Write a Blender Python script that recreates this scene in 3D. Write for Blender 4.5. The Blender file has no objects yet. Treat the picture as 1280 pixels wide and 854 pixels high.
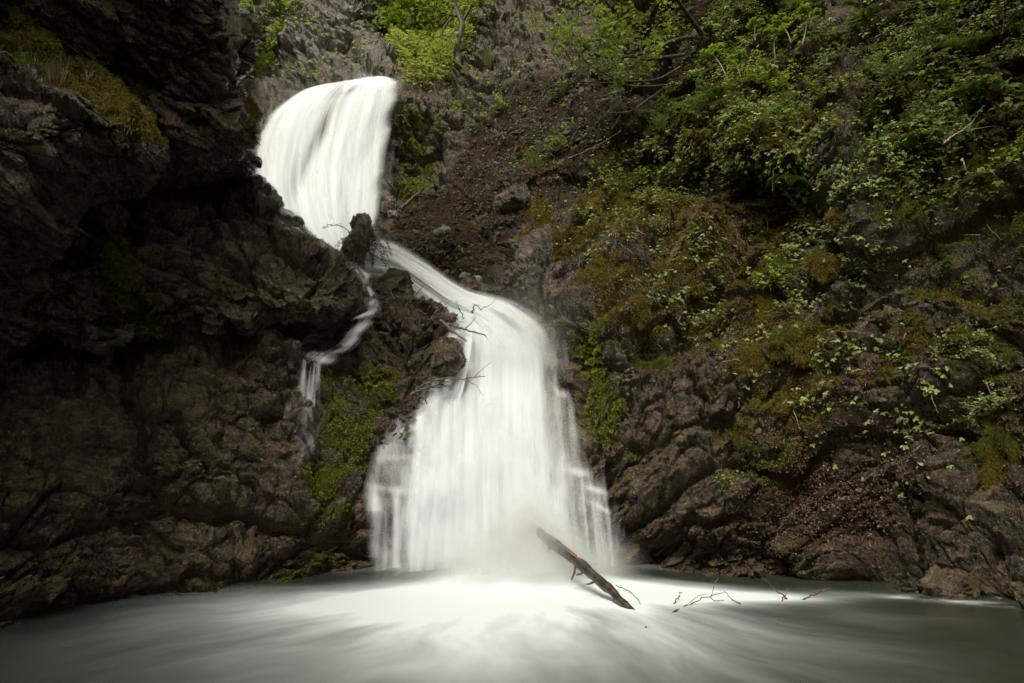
import bpy, math, random, time
import numpy as np
from mathutils import Vector, Matrix
T0 = time.time()
random.seed(7); RNG = np.random.default_rng(7)
scene = bpy.context.scene
COL = scene.collection
R = math.radians

# ------------------------------------------------------------------ camera
CAMP = np.array([0.0, 0.0, 1.3]); PITCH = R(10); FPX = 853.3
cam_d = bpy.data.cameras.new('camera'); cam = bpy.data.objects.new('camera', cam_d); COL.objects.link(cam)
cam.location = CAMP; cam.rotation_euler = (R(90) + PITCH, 0, 0)
cam_d.lens = 24; cam_d.sensor_width = 36; cam_d.clip_end = 2000; cam_d.clip_start = 0.05
scene.camera = cam
CP, SP = math.cos(PITCH), math.sin(PITCH)

def at(px, py, Y):
    """world point seen at photo position px,py lying Y metres ahead (survey helper)"""
    px = np.asarray(px, float); py = np.asarray(py, float); Y = np.asarray(Y, float)
    u = (px - 640) / FPX; v = (427 - py) / FPX
    dy = CP - SP * v; dz = SP + CP * v
    s = Y / dy
    return np.stack([u * s + 0 * py, Y + 0 * px + 0 * py, CAMP[2] + dz * s + 0 * px], -1)

def shoreY(py):
    v = (427 - py) / FPX
    return -CAMP[2] * (CP - SP * v) / (SP + CP * v)

# ------------------------------------------------------------------ noise
def _h(ix, iy, iz, seed):
    h = (ix.astype(np.uint32) * np.uint32(374761393) + iy.astype(np.uint32) * np.uint32(668265263)
         + iz.astype(np.uint32) * np.uint32(2246822519) + np.uint32((seed * 3266489917) & 0xffffffff))
    h = (h ^ (h >> np.uint32(13))) * np.uint32(1274126177)
    h = (h ^ (h >> np.uint32(16))) * np.uint32(2654435769)
    return h ^ (h >> np.uint32(15))
def _f(h): return (h & np.uint32(0xffff)).astype(np.float32) / 65535.0
def _f2(h): return (h >> np.uint32(16)).astype(np.float32) / 65535.0

def vnoise(P, seed=0):
    """smooth value noise, about -1..1; P (...,3)"""
    P = P.astype(np.float32); I = np.floor(P).astype(np.int32); F = P - I
    F = F * F * F * (F * (F * 6 - 15) + 10)
    out = 0
    for dx in (0, 1):
        wx = F[..., 0] if dx else 1 - F[..., 0]
        for dy in (0, 1):
            wy = F[..., 1] if dy else 1 - F[..., 1]
            for dz in (0, 1):
                wz = F[..., 2] if dz else 1 - F[..., 2]
                out = out + wx * wy * wz * _f(_h(I[..., 0] + dx, I[..., 1] + dy, I[..., 2] + dz, seed))
    return out * 2 - 1
def fbm(P, octv=4, seed=0, gain=.5):
    a, s, t = 1.0, 0, 0
    for k in range(octv):
        s = s + a * vnoise(P * (2.03 ** k) + 17.3 * k, seed + k); t += a; a *= gain
    return s / t * 1.6
def facet(P, seed=0, tilt=1.0):
    """angular broken-rock noise: every cell is a randomly tilted, randomly raised plane. Returns height, crack distance"""
    P = P.astype(np.float32); I = np.floor(P).astype(np.int32)
    d1 = np.full(P.shape[:-1], 9., np.float32); d2 = d1.copy(); val = np.zeros_like(d1)
    for dx in (-1, 0, 1):
        for dy in (-1, 0, 1):
            for dz in (-1, 0, 1):
                X, Yc, Z = I[..., 0] + dx, I[..., 1] + dy, I[..., 2] + dz
                h = _h(X, Yc, Z, seed); g = _h(X, Yc, Z, seed + 91)
                rx = P[..., 0] - X - _f(h); ry = P[..., 1] - Yc - _f2(h); rz = P[..., 2] - Z - _f(g)
                d = rx * rx + ry * ry + rz * rz
                k = _h(X, Yc, Z, seed + 55)
                v = (_f2(g) - .5) * 1.2 + tilt * ((_f(k) - .5) * rx + (_f2(k) - .5) * ry + (_f(h ^ k) - .5) * rz) * 2
                m = d < d1
                d2 = np.where(m, d1, np.minimum(d2, d)); val = np.where(m, v, val); d1 = np.where(m, d, d1)
    return val, np.sqrt(d2) - np.sqrt(d1)
def rotm(ax, ay, az):
    return np.array((Matrix.Rotation(R(az), 3, 'Z') @ Matrix.Rotation(R(ay), 3, 'Y') @ Matrix.Rotation(R(ax), 3, 'X')))

def spacing(P):
    a = np.linalg.norm(np.gradient(P, axis=1), axis=-1); b = np.linalg.norm(np.gradient(P, axis=0), axis=-1)
    return np.maximum(a, b)
def rockdisp(P, rot, seed, amps=(.30, .17, .095, .050, .024), sizes=(2.6, 1.1, .42, .17, .07), aniso=(1, 1, .38)):
    sp = spacing(P)
    Q = (P @ rot) / np.array(aniso)
    Q = Q + .22 * np.stack([vnoise(P * 1.3, seed + 1), vnoise(P * 1.3, seed + 2), vnoise(P * 1.3, seed + 3)], -1) * .8
    Q = Q + .05 * np.stack([vnoise(P * 6, seed + 4), vnoise(P * 6, seed + 5), vnoise(P * 6, seed + 6)], -1)
    d = 0; rough = .75 + .85 * smoothstep(-.35, .45, fbm(P * 1.1 + 9, 3, seed + 70))
    for i, (a, s) in enumerate(zip(amps, sizes)):
        v, c = facet(Q / s, seed + 10 * i)
        k = smoothstep(1.1, 4, s / (sp * 1.6)) * (rough if i > 1 else 1)
        d = d + a * v * k
        d = d - a * (.7 if i < 3 else .45) * k * np.clip(1 - c / .13, 0, 1)
    return d

def sdf_poly(px, py, poly):
    """signed distance in photo pixels, positive inside"""
    poly = np.array(poly, float); n = len(poly)
    d = np.full(px.shape, 1e9); inside = np.zeros(px.shape, bool)
    for i in range(n):
        ax, ay = poly[i]; bx, by = poly[(i + 1) % n]
        ex, ey = bx - ax, by - ay; wx, wy = px - ax, py - ay
        t = np.clip((wx * ex + wy * ey) / (ex * ex + ey * ey + 1e-9), 0, 1)
        d = np.minimum(d, (wx - ex * t) ** 2 + (wy - ey * t) ** 2)
        c = (ay > py) != (by > py)
        with np.errstate(divide='ignore', invalid='ignore'):
            c2 = px < (bx - ax) * (py - ay) / (by - ay + 1e-12) + ax
        inside ^= c & c2
    d = np.sqrt(d)
    return np.where(inside, d, -d)
def zone(px, py, poly, feather=15):
    return np.clip(.5 + sdf_poly(px, py, poly) / (2 * feather), 0, 1)
def ell(px, py, cx, cy, rx, ry, ang=0):
    a = R(ang); x = (px - cx) * math.cos(a) + (py - cy) * math.sin(a); y = -(px - cx) * math.sin(a) + (py - cy) * math.cos(a)
    return np.exp(-((x / rx) ** 2 + (y / ry) ** 2))

class RBF:
    def __init__(s, pts, c=70):
        p = np.array(pts, float); s.p = p; s.c = c
        d = np.hypot(p[:, None, 0] - p[None, :, 0], p[:, None, 1] - p[None, :, 1])
        K = np.sqrt(d * d + c * c) - c; n = len(p)
        A = np.zeros((n + 3, n + 3)); A[:n, :n] = K + np.eye(n) * 2.0 * 0
        A[:n, n] = 1; A[:n, n + 1] = p[:, 0] / 500; A[:n, n + 2] = p[:, 1] / 500; A[n:, :n] = A[:n, n:].T
        s.w = np.linalg.lstsq(A, np.concatenate([p[:, 2], [0, 0, 0]]), rcond=None)[0]
    def __call__(s, x, y):
        out = s.w[-3] + s.w[-2] * x / 500 + s.w[-1] * y / 500
        for i in range(len(s.p)):
            out = out + s.w[i] * (np.sqrt((x - s.p[i, 0]) ** 2 + (y - s.p[i, 1]) ** 2 + s.c ** 2) - s.c)
        return out

def smoothstep(a, b, x):
    t = np.clip((x - a) / (b - a), 0, 1); return t * t * (3 - 2 * t)

# ------------------------------------------------------------------ mesh + object helpers
def mesh_np(name, V, F, mat=None, smooth=False, attrs=None, uv=None):
    V = np.ascontiguousarray(V, np.float32).reshape(-1, 3); F = np.ascontiguousarray(F, np.int32); k = F.shape[1]
    me = bpy.data.meshes.new(name)
    me.vertices.add(len(V)); me.vertices.foreach_set('co', V.ravel())
    me.loops.add(F.size); me.loops.foreach_set('vertex_index', F.ravel())
    me.polygons.add(len(F)); me.polygons.foreach_set('loop_start', np.arange(0, F.size, k, dtype=np.int32))
    if smooth: me.polygons.foreach_set('use_smooth', np.ones(len(F), bool))
    else: me.polygons.foreach_set('use_smooth', np.zeros(len(F), bool))
    for nm, A in (attrs or {}).items():
        A = np.ascontiguousarray(A, np.float32)
        if A.ndim == 2:
            at_ = me.attributes.new(nm, 'FLOAT_COLOR', 'POINT'); at_.data.foreach_set('color', A.ravel())
        else:
            at_ = me.attributes.new(nm, 'FLOAT', 'POINT'); at_.data.foreach_set('value', A)
    me.update(calc_edges=True); me.validate()
    if mat: me.materials.append(mat)
    return me
def link(name, me, parent=None):
    o = bpy.data.objects.new(name, me); COL.objects.link(o)
    if parent: o.parent = parent
    return o
def tag(o, label=None, cat=None, group=None, kind=None):
    for k, v in (('label', label), ('category', cat), ('group', group), ('kind', kind)):
        if v: o[k] = v
    return o
def empty(name, loc):
    o = bpy.data.objects.new(name, None); COL.objects.link(o); o.location = [float(c) for c in loc]; o.empty_display_size = .1
    return o
def grid_faces(H, W, mask=None):
    idx = np.arange(H * W).reshape(H, W)
    q = np.stack([idx[:-1, :-1], idx[1:, :-1], idx[1:, 1:], idx[:-1, 1:]], -1)
    if mask is not None: q = q[mask]
    return q.reshape(-1, 4)
def compact(V, F, attrs=None):
    used, inv = np.unique(F, return_inverse=True)
    a = {k: v[used] for k, v in (attrs or {}).items()}
    return V[used], inv.reshape(F.shape), a
def gnormals(P):
    du = np.gradient(P, axis=1); dv = np.gradient(P, axis=0)
    n = np.cross(dv, du); n /= np.linalg.norm(n, axis=-1, keepdims=True) + 1e-9
    tocam = CAMP - P
    s = np.sign((n * tocam).sum(-1, keepdims=True)); s[s == 0] = 1
    return n * s

def tube(path, radii, sides=6):
    path = np.array(path, float); n = len(path); radii = np.broadcast_to(np.array(radii, float), (n,))
    t = np.gradient(path, axis=0); t /= np.linalg.norm(t, axis=1, keepdims=True) + 1e-9
    ref = np.array([.3, .2, .93]) if abs(t[:, 2]).mean() < .9 else np.array([1, 0, .1])
    a = np.cross(t, ref); a /= np.linalg.norm(a, axis=1, keepdims=True) + 1e-9; b = np.cross(t, a)
    ang = np.linspace(0, 2 * np.pi, sides, endpoint=False)
    V = path[:, None] + radii[:, None, None] * (np.cos(ang)[None, :, None] * a[:, None] + np.sin(ang)[None, :, None] * b[:, None])
    i = np.arange(n - 1)[:, None] * sides; j = np.arange(sides)[None]; j2 = (j + 1) % sides
    F = np.stack([i + j, i + j2, i + sides + j2, i + sides + j], -1).reshape(-1, 4)
    V = V.reshape(-1, 3)
    V = np.vstack([V, path[:1], path[-1:]])
    m = len(V)
    jj = np.arange(sides); j3 = (jj + 1) % sides
    c0 = np.stack([jj, j3, np.full(sides, m - 2), np.full(sides, m - 2)], -1)
    c1 = np.stack([(n - 1) * sides + j3, (n - 1) * sides + jj, np.full(sides, m - 1), np.full(sides, m - 1)], -1)
    return V, F, np.vstack([c0, c1])[:, :3]
class MB:
    """collects shapes for one mesh (all faces stored as triangles)"""
    def __init__(s): s.V = []; s.F = []; s.n = 0
    def add(s, V, F):
        F = np.asarray(F)
        if F.shape[1] == 4: F = np.vstack([F[:, [0, 1, 2]], F[:, [0, 2, 3]]])
        s.V.append(np.asarray(V, np.float32)); s.F.append(F + s.n); s.n += len(V)
    def tube(s, path, radii, sides=6):
        V, Q, C = tube(path, radii, sides)
        s.add(V, np.vstack([Q[:, [0, 1, 2]], Q[:, [0, 2, 3]], C]))
    def build(s, name, mat, parent=None, smooth=True, origin=None):
        V = np.vstack(s.V)
        if origin is not None: V = V - np.asarray(origin, np.float32)
        return link(name, mesh_np(name, V, np.vstack(s.F), mat, smooth), parent)

# ------------------------------------------------------------------ materials
def newmat(name):
    m = bpy.data.materials.new(name); m.use_nodes = True; nt = m.node_tree; nt.nodes.clear()
    return m, nt, nt.nodes.new('ShaderNodeOutputMaterial')
class NT:
    def __init__(s, nt): s.nt = nt
    def n(s, typ, **kw):
        nd = s.nt.nodes.new('ShaderNode' + typ)
        for k, v in kw.items():
            if k in nd.inputs: s.set(nd.inputs[k], v)
            else: setattr(nd, k, v)
        return nd
    def set(s, inp, v):
        if isinstance(v, bpy.types.NodeSocket): s.nt.links.new(v, inp)
        elif isinstance(v, bpy.types.Node): s.nt.links.new(v.outputs[0], inp)
        else: inp.default_value = v
    def math(s, op, a, b=0, c=0, clamp=False):
        nd = s.nt.nodes.new('ShaderNodeMath'); nd.operation = op; nd.use_clamp = clamp
        s.set(nd.inputs[0], a); s.set(nd.inputs[1], b); s.set(nd.inputs[2], c); return nd.outputs[0]
    def mix(s, f, a, b, blend='MIX'):
        nd = s.nt.nodes.new('ShaderNodeMix'); nd.data_type = 'RGBA'; nd.blend_type = blend
        s.set(nd.inputs[0], f); s.set(nd.inputs[6], a); s.set(nd.inputs[7], b); return nd.outputs[2]
    def ramp(s, v, lo, hi, olo=0., ohi=1.):
        nd = s.nt.nodes.new('ShaderNodeMapRange'); nd.interpolation_type = 'SMOOTHSTEP'
        for i, x in enumerate((v, lo, hi, olo, ohi)): s.set(nd.inputs[i], x)
        return nd.outputs[0]
    def noise(s, vec, scale, detail=4, rough=.55, dist=0):
        nd = s.nt.nodes.new('ShaderNodeTexNoise'); s.set(nd.inputs['Vector'], vec)
        nd.inputs['Scale'].default_value = scale; nd.inputs['Detail'].default_value = detail
        nd.inputs['Roughness'].default_value = rough; nd.inputs['Distortion'].default_value = dist; return nd.outputs[0]
def c4(*c): return (*c, 1)

def rock_material():
    m, nt, out = newmat('wet_rock'); N = NT(nt)
    pos = N.n('NewGeometry').outputs['Position']
    att = N.n('Attribute', attribute_name='mask'); sep = N.n('SeparateColor'); nt.links.new(att.outputs['Color'], sep.inputs[0])
    moss, soil, warm = sep.outputs[0], sep.outputs[1], sep.outputs[2]; pale = att.outputs['Alpha']
    big = N.noise(pos, .9, 5); mid = N.noise(pos, 5, 6, .65); fine = N.noise(pos, 34, 5, .7); vfine = N.noise(pos, 130, 3, .7)
    mp = N.n('Mapping'); nt.links.new(pos, mp.inputs[0]); mp.inputs['Rotation'].default_value = (R(25), R(-32), 0); mp.inputs['Scale'].default_value = (1, 1, 5)
    strat = N.noise(mp, 3.2, 6, .65, .6)
    rock = N.mix(N.ramp(mid, .36, .66), c4(.009, .006, .003), c4(.100, .071, .034))
    rock = N.mix(N.ramp(strat, .48, .68), rock, c4(.165, .122, .064))
    rock = N.mix(N.math('MULTIPLY', N.ramp(big, .45, .7), .55), rock, c4(.062, .038, .014))
    rock = N.mix(N.math('MULTIPLY', N.ramp(fine, .55, .68), .85), rock, c4(.38, .295, .175))  # bright tan speckles put wet glints into the colour
    rock = N.mix(N.math('MULTIPLY', N.ramp(vfine, .3, .5, 1, 0), .5), rock, c4(.012, .011, .010))
    rock = N.mix(pale, rock, N.mix(N.ramp(mid, .4, .62), c4(.20, .19, .18), c4(.42, .42, .43)))
    soilc = N.mix(N.ramp(fine, .35, .7), c4(.011, .007, .004), c4(.058, .038, .021))
    soilc = N.mix(N.math('MULTIPLY', N.ramp(vfine, .62, .75), .6), soilc, c4(.16, .13, .11))
    col = N.mix(soil, rock, soilc)
    mn = N.noise(pos, 2.2, 4); 
    mgreen = N.mix(N.ramp(fine, .3, .75), c4(.016, .019, .003), c4(.10, .108, .012))
    mbrown = N.mix(N.ramp(fine, .3, .75), c4(.024, .019, .003), c4(.135, .106, .012))
    mossc = N.mix(N.ramp(N.math('ADD', warm, N.math('MULTIPLY', N.math('SUBTRACT', mn, .5), .8)), .25, .75), mgreen, mbrown)
    mf = N.ramp(N.math('ADD', moss, N.math('MULTIPLY', N.math('SUBTRACT', mid, .5), .9)), .38, .58)
    col = N.mix(mf, col, mossc)
    rg = N.ramp(N.noise(pos, 14, 4, .7), .3, .7, .10, .42)
    rg = N.math('MAXIMUM', rg, N.math('MULTIPLY', N.math('MAXIMUM', mf, soil), .85))
    dryness = N.math('MAXIMUM', mf, N.math('MULTIPLY', soil, .9))
    b1 = N.n('Bump', Strength=1, Distance=.07); N.set(b1.inputs['Height'], mid)
    b2 = N.n('Bump', Strength=1, Distance=.045); N.set(b2.inputs['Height'], N.math('ADD', fine, N.math('MULTIPLY', strat, 1.2))); N.set(b2.inputs['Normal'], b1)
    b3 = N.n('Bump', Strength=1, Distance=.013); N.set(b3.inputs['Height'], vfine); N.set(b3.inputs['Normal'], b2)
    p = N.n('BsdfPrincipled'); N.set(p.inputs['Base Color'], col); N.set(p.inputs['Roughness'], rg); N.set(p.inputs['Normal'], b3)
    N.set(p.inputs['Coat Weight'], N.ramp(dryness, 0, 1, .55, 0)); p.inputs['Coat Roughness'].default_value = .10
    cb = N.n('Bump', Strength=1, Distance=.05); N.set(cb.inputs['Height'], N.noise(pos, 55, 3, .6)); N.set(cb.inputs['Normal'], b1); N.set(p.inputs['Coat Normal'], cb)
    N.set(p.inputs['Specular IOR Level'], N.ramp(dryness, 0, 1, .38, .1))
    nt.links.new(p.outputs[0], out.inputs[0]); return m
ROCK = rock_material()

def leaf_material(name, dark, light, transl=.35, rough=.45, yellow=None):
    m, nt, out = newmat(name); N = NT(nt)
    g = N.n('NewGeometry'); rnd = g.outputs['Random Per Island']
    big = N.noise(g.outputs['Position'], 2.5, 3)
    col = N.mix(rnd, c4(*dark), c4(*light))
    if yellow: col = N.mix(N.ramp(big, .48, .66), col, c4(*yellow))
    p = N.n('BsdfPrincipled', Roughness=rough); N.set(p.inputs['Base Color'], col); p.inputs['Specular IOR Level'].default_value = .35
    t = N.n('BsdfTranslucent'); N.set(t.inputs['Color'], N.mix(.5, col, c4(light[0] * 1.3, light[1] * 1.3, light[2])))
    mx = N.n('MixShader'); mx.inputs[0].default_value = transl; nt.links.new(p.outputs[0], mx.inputs[1]); nt.links.new(t.outputs[0], mx.inputs[2])
    nt.links.new(mx.outputs[0], out.inputs[0]); return m
LEAF_B = leaf_material('bright_leaf', (.07, .11, .010), (.25, .34, .035), .4, yellow=(.26, .34, .03))
LEAF_G = leaf_material('lightened_gully_leaf', (.10, .14, .02), (.34, .39, .08), .5)  # leaf colour lightened to make up for weak light in the gully
LEAF_M = leaf_material('green_leaf', (.030, .050, .008), (.14, .19, .03), .35)
LEAF_D = leaf_material('shade_tinted_leaf', (.018, .032, .006), (.075, .10, .018), .3)  # darker copy of the green leaf, shade put into its colour
LEAF_P = leaf_material('pale_leaf', (.11, .15, .04), (.30, .37, .12), .35)
GRASS = leaf_material('grass_blade', (.06, .09, .015), (.22, .26, .07), .3)
DRY = leaf_material('dry_grass', (.10, .07, .03), (.26, .2, .10), .2)
LITTER = leaf_material('dead_leaf', (.035, .020, .012), (.13, .082, .055), .1, .4)
MOSSG = leaf_material('moss_fibre_green', (.032, .038, .004), (.15, .165, .014), .3, .8)
MOSSO = leaf_material('moss_fibre_ochre', (.035, .029, .004), (.20, .165, .018), .25, .8)
MOSSY = leaf_material('moss_fibre_bright', (.11, .15, .008), (.32, .38, .02), .3, .8)
NEEDLE = leaf_material('needle_leaf', (.018, .035, .012), (.06, .085, .03), .2, .5)

def bark_material(name, dark, light, rough=.6, scale=18, stretch=(1, 1, .2)):
    m, nt, out = newmat(name); N = NT(nt)
    tc = N.n('TexCoord'); mp = N.n('Mapping'); nt.links.new(tc.outputs['Object'], mp.inputs[0]); mp.inputs['Scale'].default_value = stretch
    n1 = N.noise(mp, scale, 6, .65); n2 = N.noise(tc.outputs['Object'], scale * 5, 3)
    col = N.mix(N.ramp(n1, .35, .7), c4(*dark), c4(*light))
    b = N.n('Bump', Strength=.9, Distance=.01); N.set(b.inputs['Height'], N.math('ADD', n1, N.math('MULTIPLY', n2, .3)))
    p = N.n('BsdfPrincipled', Roughness=rough); N.set(p.inputs['Base Color'], col); N.set(p.inputs['Normal'], b)
    nt.links.new(p.outputs[0], out.inputs[0]); return m
BARK = bark_material('bark', (.014, .010, .008), (.06, .045, .035))
TWIG = bark_material('twig_bark', (.05, .032, .022), (.17, .12, .085))
TWIGL = bark_material('pale_stem', (.16, .11, .07), (.34, .27, .19))
WOOD = bark_material('bare_wood', (.16, .08, .035), (.34, .18, .08))
WETLOG = bark_material('wet_log', (.014, .010, .008), (.070, .053, .042), .33, 14, (1, 1, 1))

def water_material():
    m, nt, out = newmat('falling_water'); N = NT(nt)
    a = N.n('Attribute', attribute_name='den').outputs['Fac']
    d = N.n('BsdfDiffuse'); d.inputs['Color'].default_value = c4(.775, .815, .845)
    t = N.n('BsdfTranslucent'); t.inputs['Color'].default_value = c4(.775, .815, .845)
    mx = N.n('MixShader'); mx.inputs[0].default_value = .35; nt.links.new(d.outputs[0], mx.inputs[1]); nt.links.new(t.outputs[0], mx.inputs[2])
    tr = N.n('BsdfTransparent'); m2 = N.n('MixShader')
    N.set(m2.inputs[0], a); nt.links.new(tr.outputs[0], m2.inputs[1]); nt.links.new(mx.outputs[0], m2.inputs[2])
    nt.links.new(m2.outputs[0], out.inputs[0]); return m
WATER = water_material()
def pool_material():
    m, nt, out = newmat('pool_water'); N = NT(nt)
    a = N.n('Attribute', attribute_name='foam').outputs['Fac']
    pos = N.n('NewGeometry').outputs['Position']
    n = N.noise(pos, 1.3, 4); 
    deep = N.mix(n, c4(.009, .013, .008), c4(.024, .029, .019))
    p = N.n('BsdfPrincipled', Roughness=.24); N.set(p.inputs['Base Color'], deep); p.inputs['IOR'].default_value = 1.33
    b = N.n('Bump', Strength=.25, Distance=.05); N.set(b.inputs['Height'], N.noise(pos, 2.2, 2)); N.set(p.inputs['Normal'], b)
    d = N.n('BsdfDiffuse'); d.inputs['Color'].default_value = c4(.71, .77, .80)
    mx = N.n('MixShader'); N.set(mx.inputs[0], a); nt.links.new(p.outputs[0], mx.inputs[1]); nt.links.new(d.outputs[0], mx.inputs[2])
    nt.links.new(mx.outputs[0], out.inputs[0]); return m
POOL = pool_material()

# ------------------------------------------------------------------ main gorge surface
def axis(a, b, f0, f1, fine, coarse):
    return np.concatenate([np.arange(a, f0, coarse), np.arange(f0, f1, fine), np.arange(f1, b + coarse, coarse)])
xs = axis(-420, 1720, -20, 1300, 1.55, 9); ys = axis(-170, 990, -16, 800, 1.55, 9)
GX, GY = np.meshgrid(xs, ys); H, W = GX.shape
sh = [(-420, 880), (-200, 830), (0, 782), (150, 757), (300, 742), (450, 722), (560, 716), (680, 716), (780, 716), (900, 720), (1000, 724), (1100, 736), (1200, 748), (1280, 768), (1500, 822), (1720, 880)]
cps = [(x, y, shoreY(y)) for x, y in sh] + [(x, y + 90, shoreY(y) - .15) for x, y in sh]
cps += [(-420, 500, 4.4), (-420, 0, 5), (-420, -170, 6), (0, 620, 6.3), (0, 500, 6.9), (0, 400, 8.3), (0, 300, 8.6), (100, 600, 6.9), (200, 620, 7.4), (300, 620, 7.9), (400, 620, 8.3), (450, 620, 8.5),
        (100, 450, 8.3), (200, 500, 8.0), (300, 490, 8.7), (350, 430, 9.6), (200, 400, 9.0), (300, 330, 10.3), (100, 100, 10), (200, 200, 10.8), (330, 260, 11.8), (400, 350, 10.8), (425, 385, 10.8),
        (400, 470, 9.6), (430, 425, 10.2), (470, 395, 10.5), (530, 395, 10.4), (555, 420, 10.2), (480, 500, 9.25), (530, 480, 9.35), (440, 580, 8.75), (500, 560, 8.75),
        (620, 400, 11.1), (620, 440, 10.4), (620, 500, 9.6), (620, 560, 9.2), (620, 640, 8.9), (500, 620, 8.55), (500, 680, 8.35), (740, 600, 8.75), (690, 440, 10.3),
        (480, 325, 13.0), (530, 355, 12.4), (590, 385, 11.6), (490, 360, 11.7), (440, 340, 12.6), (400, 310, 13.4),
        (430, 290, 14.3), (400, 220, 15.2), (420, 150, 16.0), (430, 105, 16.7), (350, 140, 16.2), (345, 240, 15.1),
        (440, 85, 17.6), (470, 85, 17.6), (360, 105, 18), (320, 120, 17.5), (380, 60, 18.6), (380, 0, 19.6), (310, 40, 18.0), (450, 40, 18.8), (465, 0, 20), (380, -170, 24), (250, 50, 16), (200, -170, 18),
        (500, 60, 20.5), (540, 60, 20.8), (525, 0, 24), (525, -170, 32), (575, 60, 18.6), (600, 0, 18.6), (520, 98, 17.8),
        (505, 180, 16.1), (520, 250, 14.8), (560, 200, 15.8), (600, 280, 13.9), (650, 200, 14.8), (560, 300, 13.5), (620, 340, 12.4), (650, 100, 16.6), (640, 20, 18),
        (650, 290, 12.3), (640, 350, 11.4), (690, 350, 10.9), (700, 280, 11.9), (720, 400, 10.2), (610, 370, 12),
        (760, 450, 9.7), (760, 520, 9.3), (760, 600, 8.8), (850, 650, 8.45), (850, 550, 8.9), (850, 480, 9.3), (850, 400, 9.9), (850, 300, 10.8), (800, 200, 12.8), (750, 120, 14.3), (750, 0, 16.6), (750, -170, 20),
        (850, 100, 13.5), (900, 200, 11.4), (880, 0, 15), (900, -170, 18), (950, 100, 12.1), (930, 190, 10.4), (940, 262, 10.3), (1000, 300, 9.7), (1000, 400, 9.3), (1000, 520, 8.7), (1000, 650, 8.1),
        (1100, 650, 7.8), (1100, 500, 8.3), (1100, 300, 9.0), (1100, 150, 9.9), (1100, 0, 11.5), (1100, -170, 13), (1200, 600, 7.5), (1280, 600, 7.2), (1280, 400, 7.6), (1280, 200, 8.3), (1280, 0, 9.0), (1280, -170, 10),
        (1500, 600, 5.9), (1500, 200, 6.4), (1500, -170, 7.4), (1720, 500, 4.8), (1720, 0, 5.3), (1720, -170, 5.8)]
BY = RBF(cps, 40)(GX, GY)
# named zones of the surface
Z_scree = zone(GX, GY, [(478, 292), (500, 262), (560, 225), (590, 150), (640, 100), (720, 90), (750, 40), (800, 60), (780, 150), (700, 230), (640, 250), (618, 300), (612, 360), (560, 350), (500, 315)], 14)
Z_fall = np.maximum(zone(GX, GY, [(470, 300), (520, 320), (600, 370), (680, 400), (720, 560), (760, 735), (505, 735), (525, 520), (570, 430), (540, 395), (460, 340)], 12),
                    zone(GX, GY, [(345, 128), (440, 96), (500, 94), (470, 300), (400, 310), (320, 230)], 10))
Z_veil = zone(GX, GY, [(455, 575), (500, 525), (530, 520), (520, 735), (455, 735)], 12)
Z_mound = zone(GX, GY, [(400, 440), (470, 390), (560, 395), (580, 430), (540, 500), (470, 570), (450, 620), (380, 610), (375, 480)], 10)
n_lo = fbm(np.dstack([GX / 90, GY / 90, 0 * GX]), 4, 3); n_mid = fbm(np.dstack([GX / 28, GY / 28, 0 * GX]), 4, 9); n_hi = fbm(np.dstack([GX / 9, GY / 9, 0 * GX]), 3, 19)
BY = BY + .28 * Z_fall + .12 * Z_veil
P0 = at(GX, GY, BY)
N0 = gnormals(P0)
D_r = rockdisp(P0, rotm(20, -38, 10), 100)
D_l = rockdisp(P0, rotm(15, 28, -10), 300, amps=(.30, .18, .10, .055, .027))
wl = smoothstep(430, 640, GX + .35 * (GY - 400))
amp = np.clip(np.linalg.norm(P0 - CAMP, axis=-1) / 9, .8, 1.8)
D = (D_l * (1 - wl) + D_r * wl) * (.75 + .3 * amp)
soft = np.clip(1 - .72 * Z_scree - .55 * Z_fall, .2, 1)
D = D * soft + .20 * fbm(P0 * .8, 4, 77) * (1 - .6 * Z_fall)
# fold marks on the right wall: hollow under the shrub-topped bulge, undercut along the water line
hollow = 1.1 * ell(GX, GY, 925, 232, 62, 26, 20) + .55 * ell(GX, GY, 895, 698, 75, 20) + .35 * ell(GX, GY, 660, 385, 30, 18) + .5 * ell(GX, GY, 1110, 705, 40, 16, -25) + .5 * ell(GX, GY, 775, 690, 50, 25)
hollow += .7 * ell(GX, GY, 1010, 235, 22, 30) + .4 * ell(GX, GY, 940, 480, 40, 15) + .5 * ell(GX, GY, 345, 410, 70, 14, 25) + .45 * ell(GX, GY, 290, 390, 60, 10, 20) + .45 * ell(GX, GY, 430, 665, 110, 9, 32) + .6 * ell(GX, GY, 70, 770, 90, 9)
hollow += .5 * ell(GX, GY, 860, 402, 90, 13, -10) + .5 * ell(GX, GY, 1065, 365, 60, 14, -20) + .5 * ell(GX, GY, 1180, 535, 80, 14, -20) + .45 * ell(GX, GY, 800, 345, 90, 12, -42) + .5 * ell(GX, GY, 905, 330, 60, 10, -50)
hollow -= .35 * ell(GX, GY, 770, 305, 110, 20, -42) + .4 * ell(GX, GY, 880, 290, 100, 24, -40) + .4 * ell(GX, GY, 1180, 470, 80, 28, -30) + .35 * ell(GX, GY, 1080, 420, 60, 22, -30)
hollow -= .35 * ell(GX, GY, 920, 175, 50, 30) + .25 * ell(GX, GY, 990, 690, 40, 15) + .3 * ell(GX, GY, 940, 400, 60, 50) + .2 * ell(GX, GY, 760, 480, 30, 60)
P = P0 + N0 * (D - hollow)[..., None]
N1 = gnormals(P)

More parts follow.
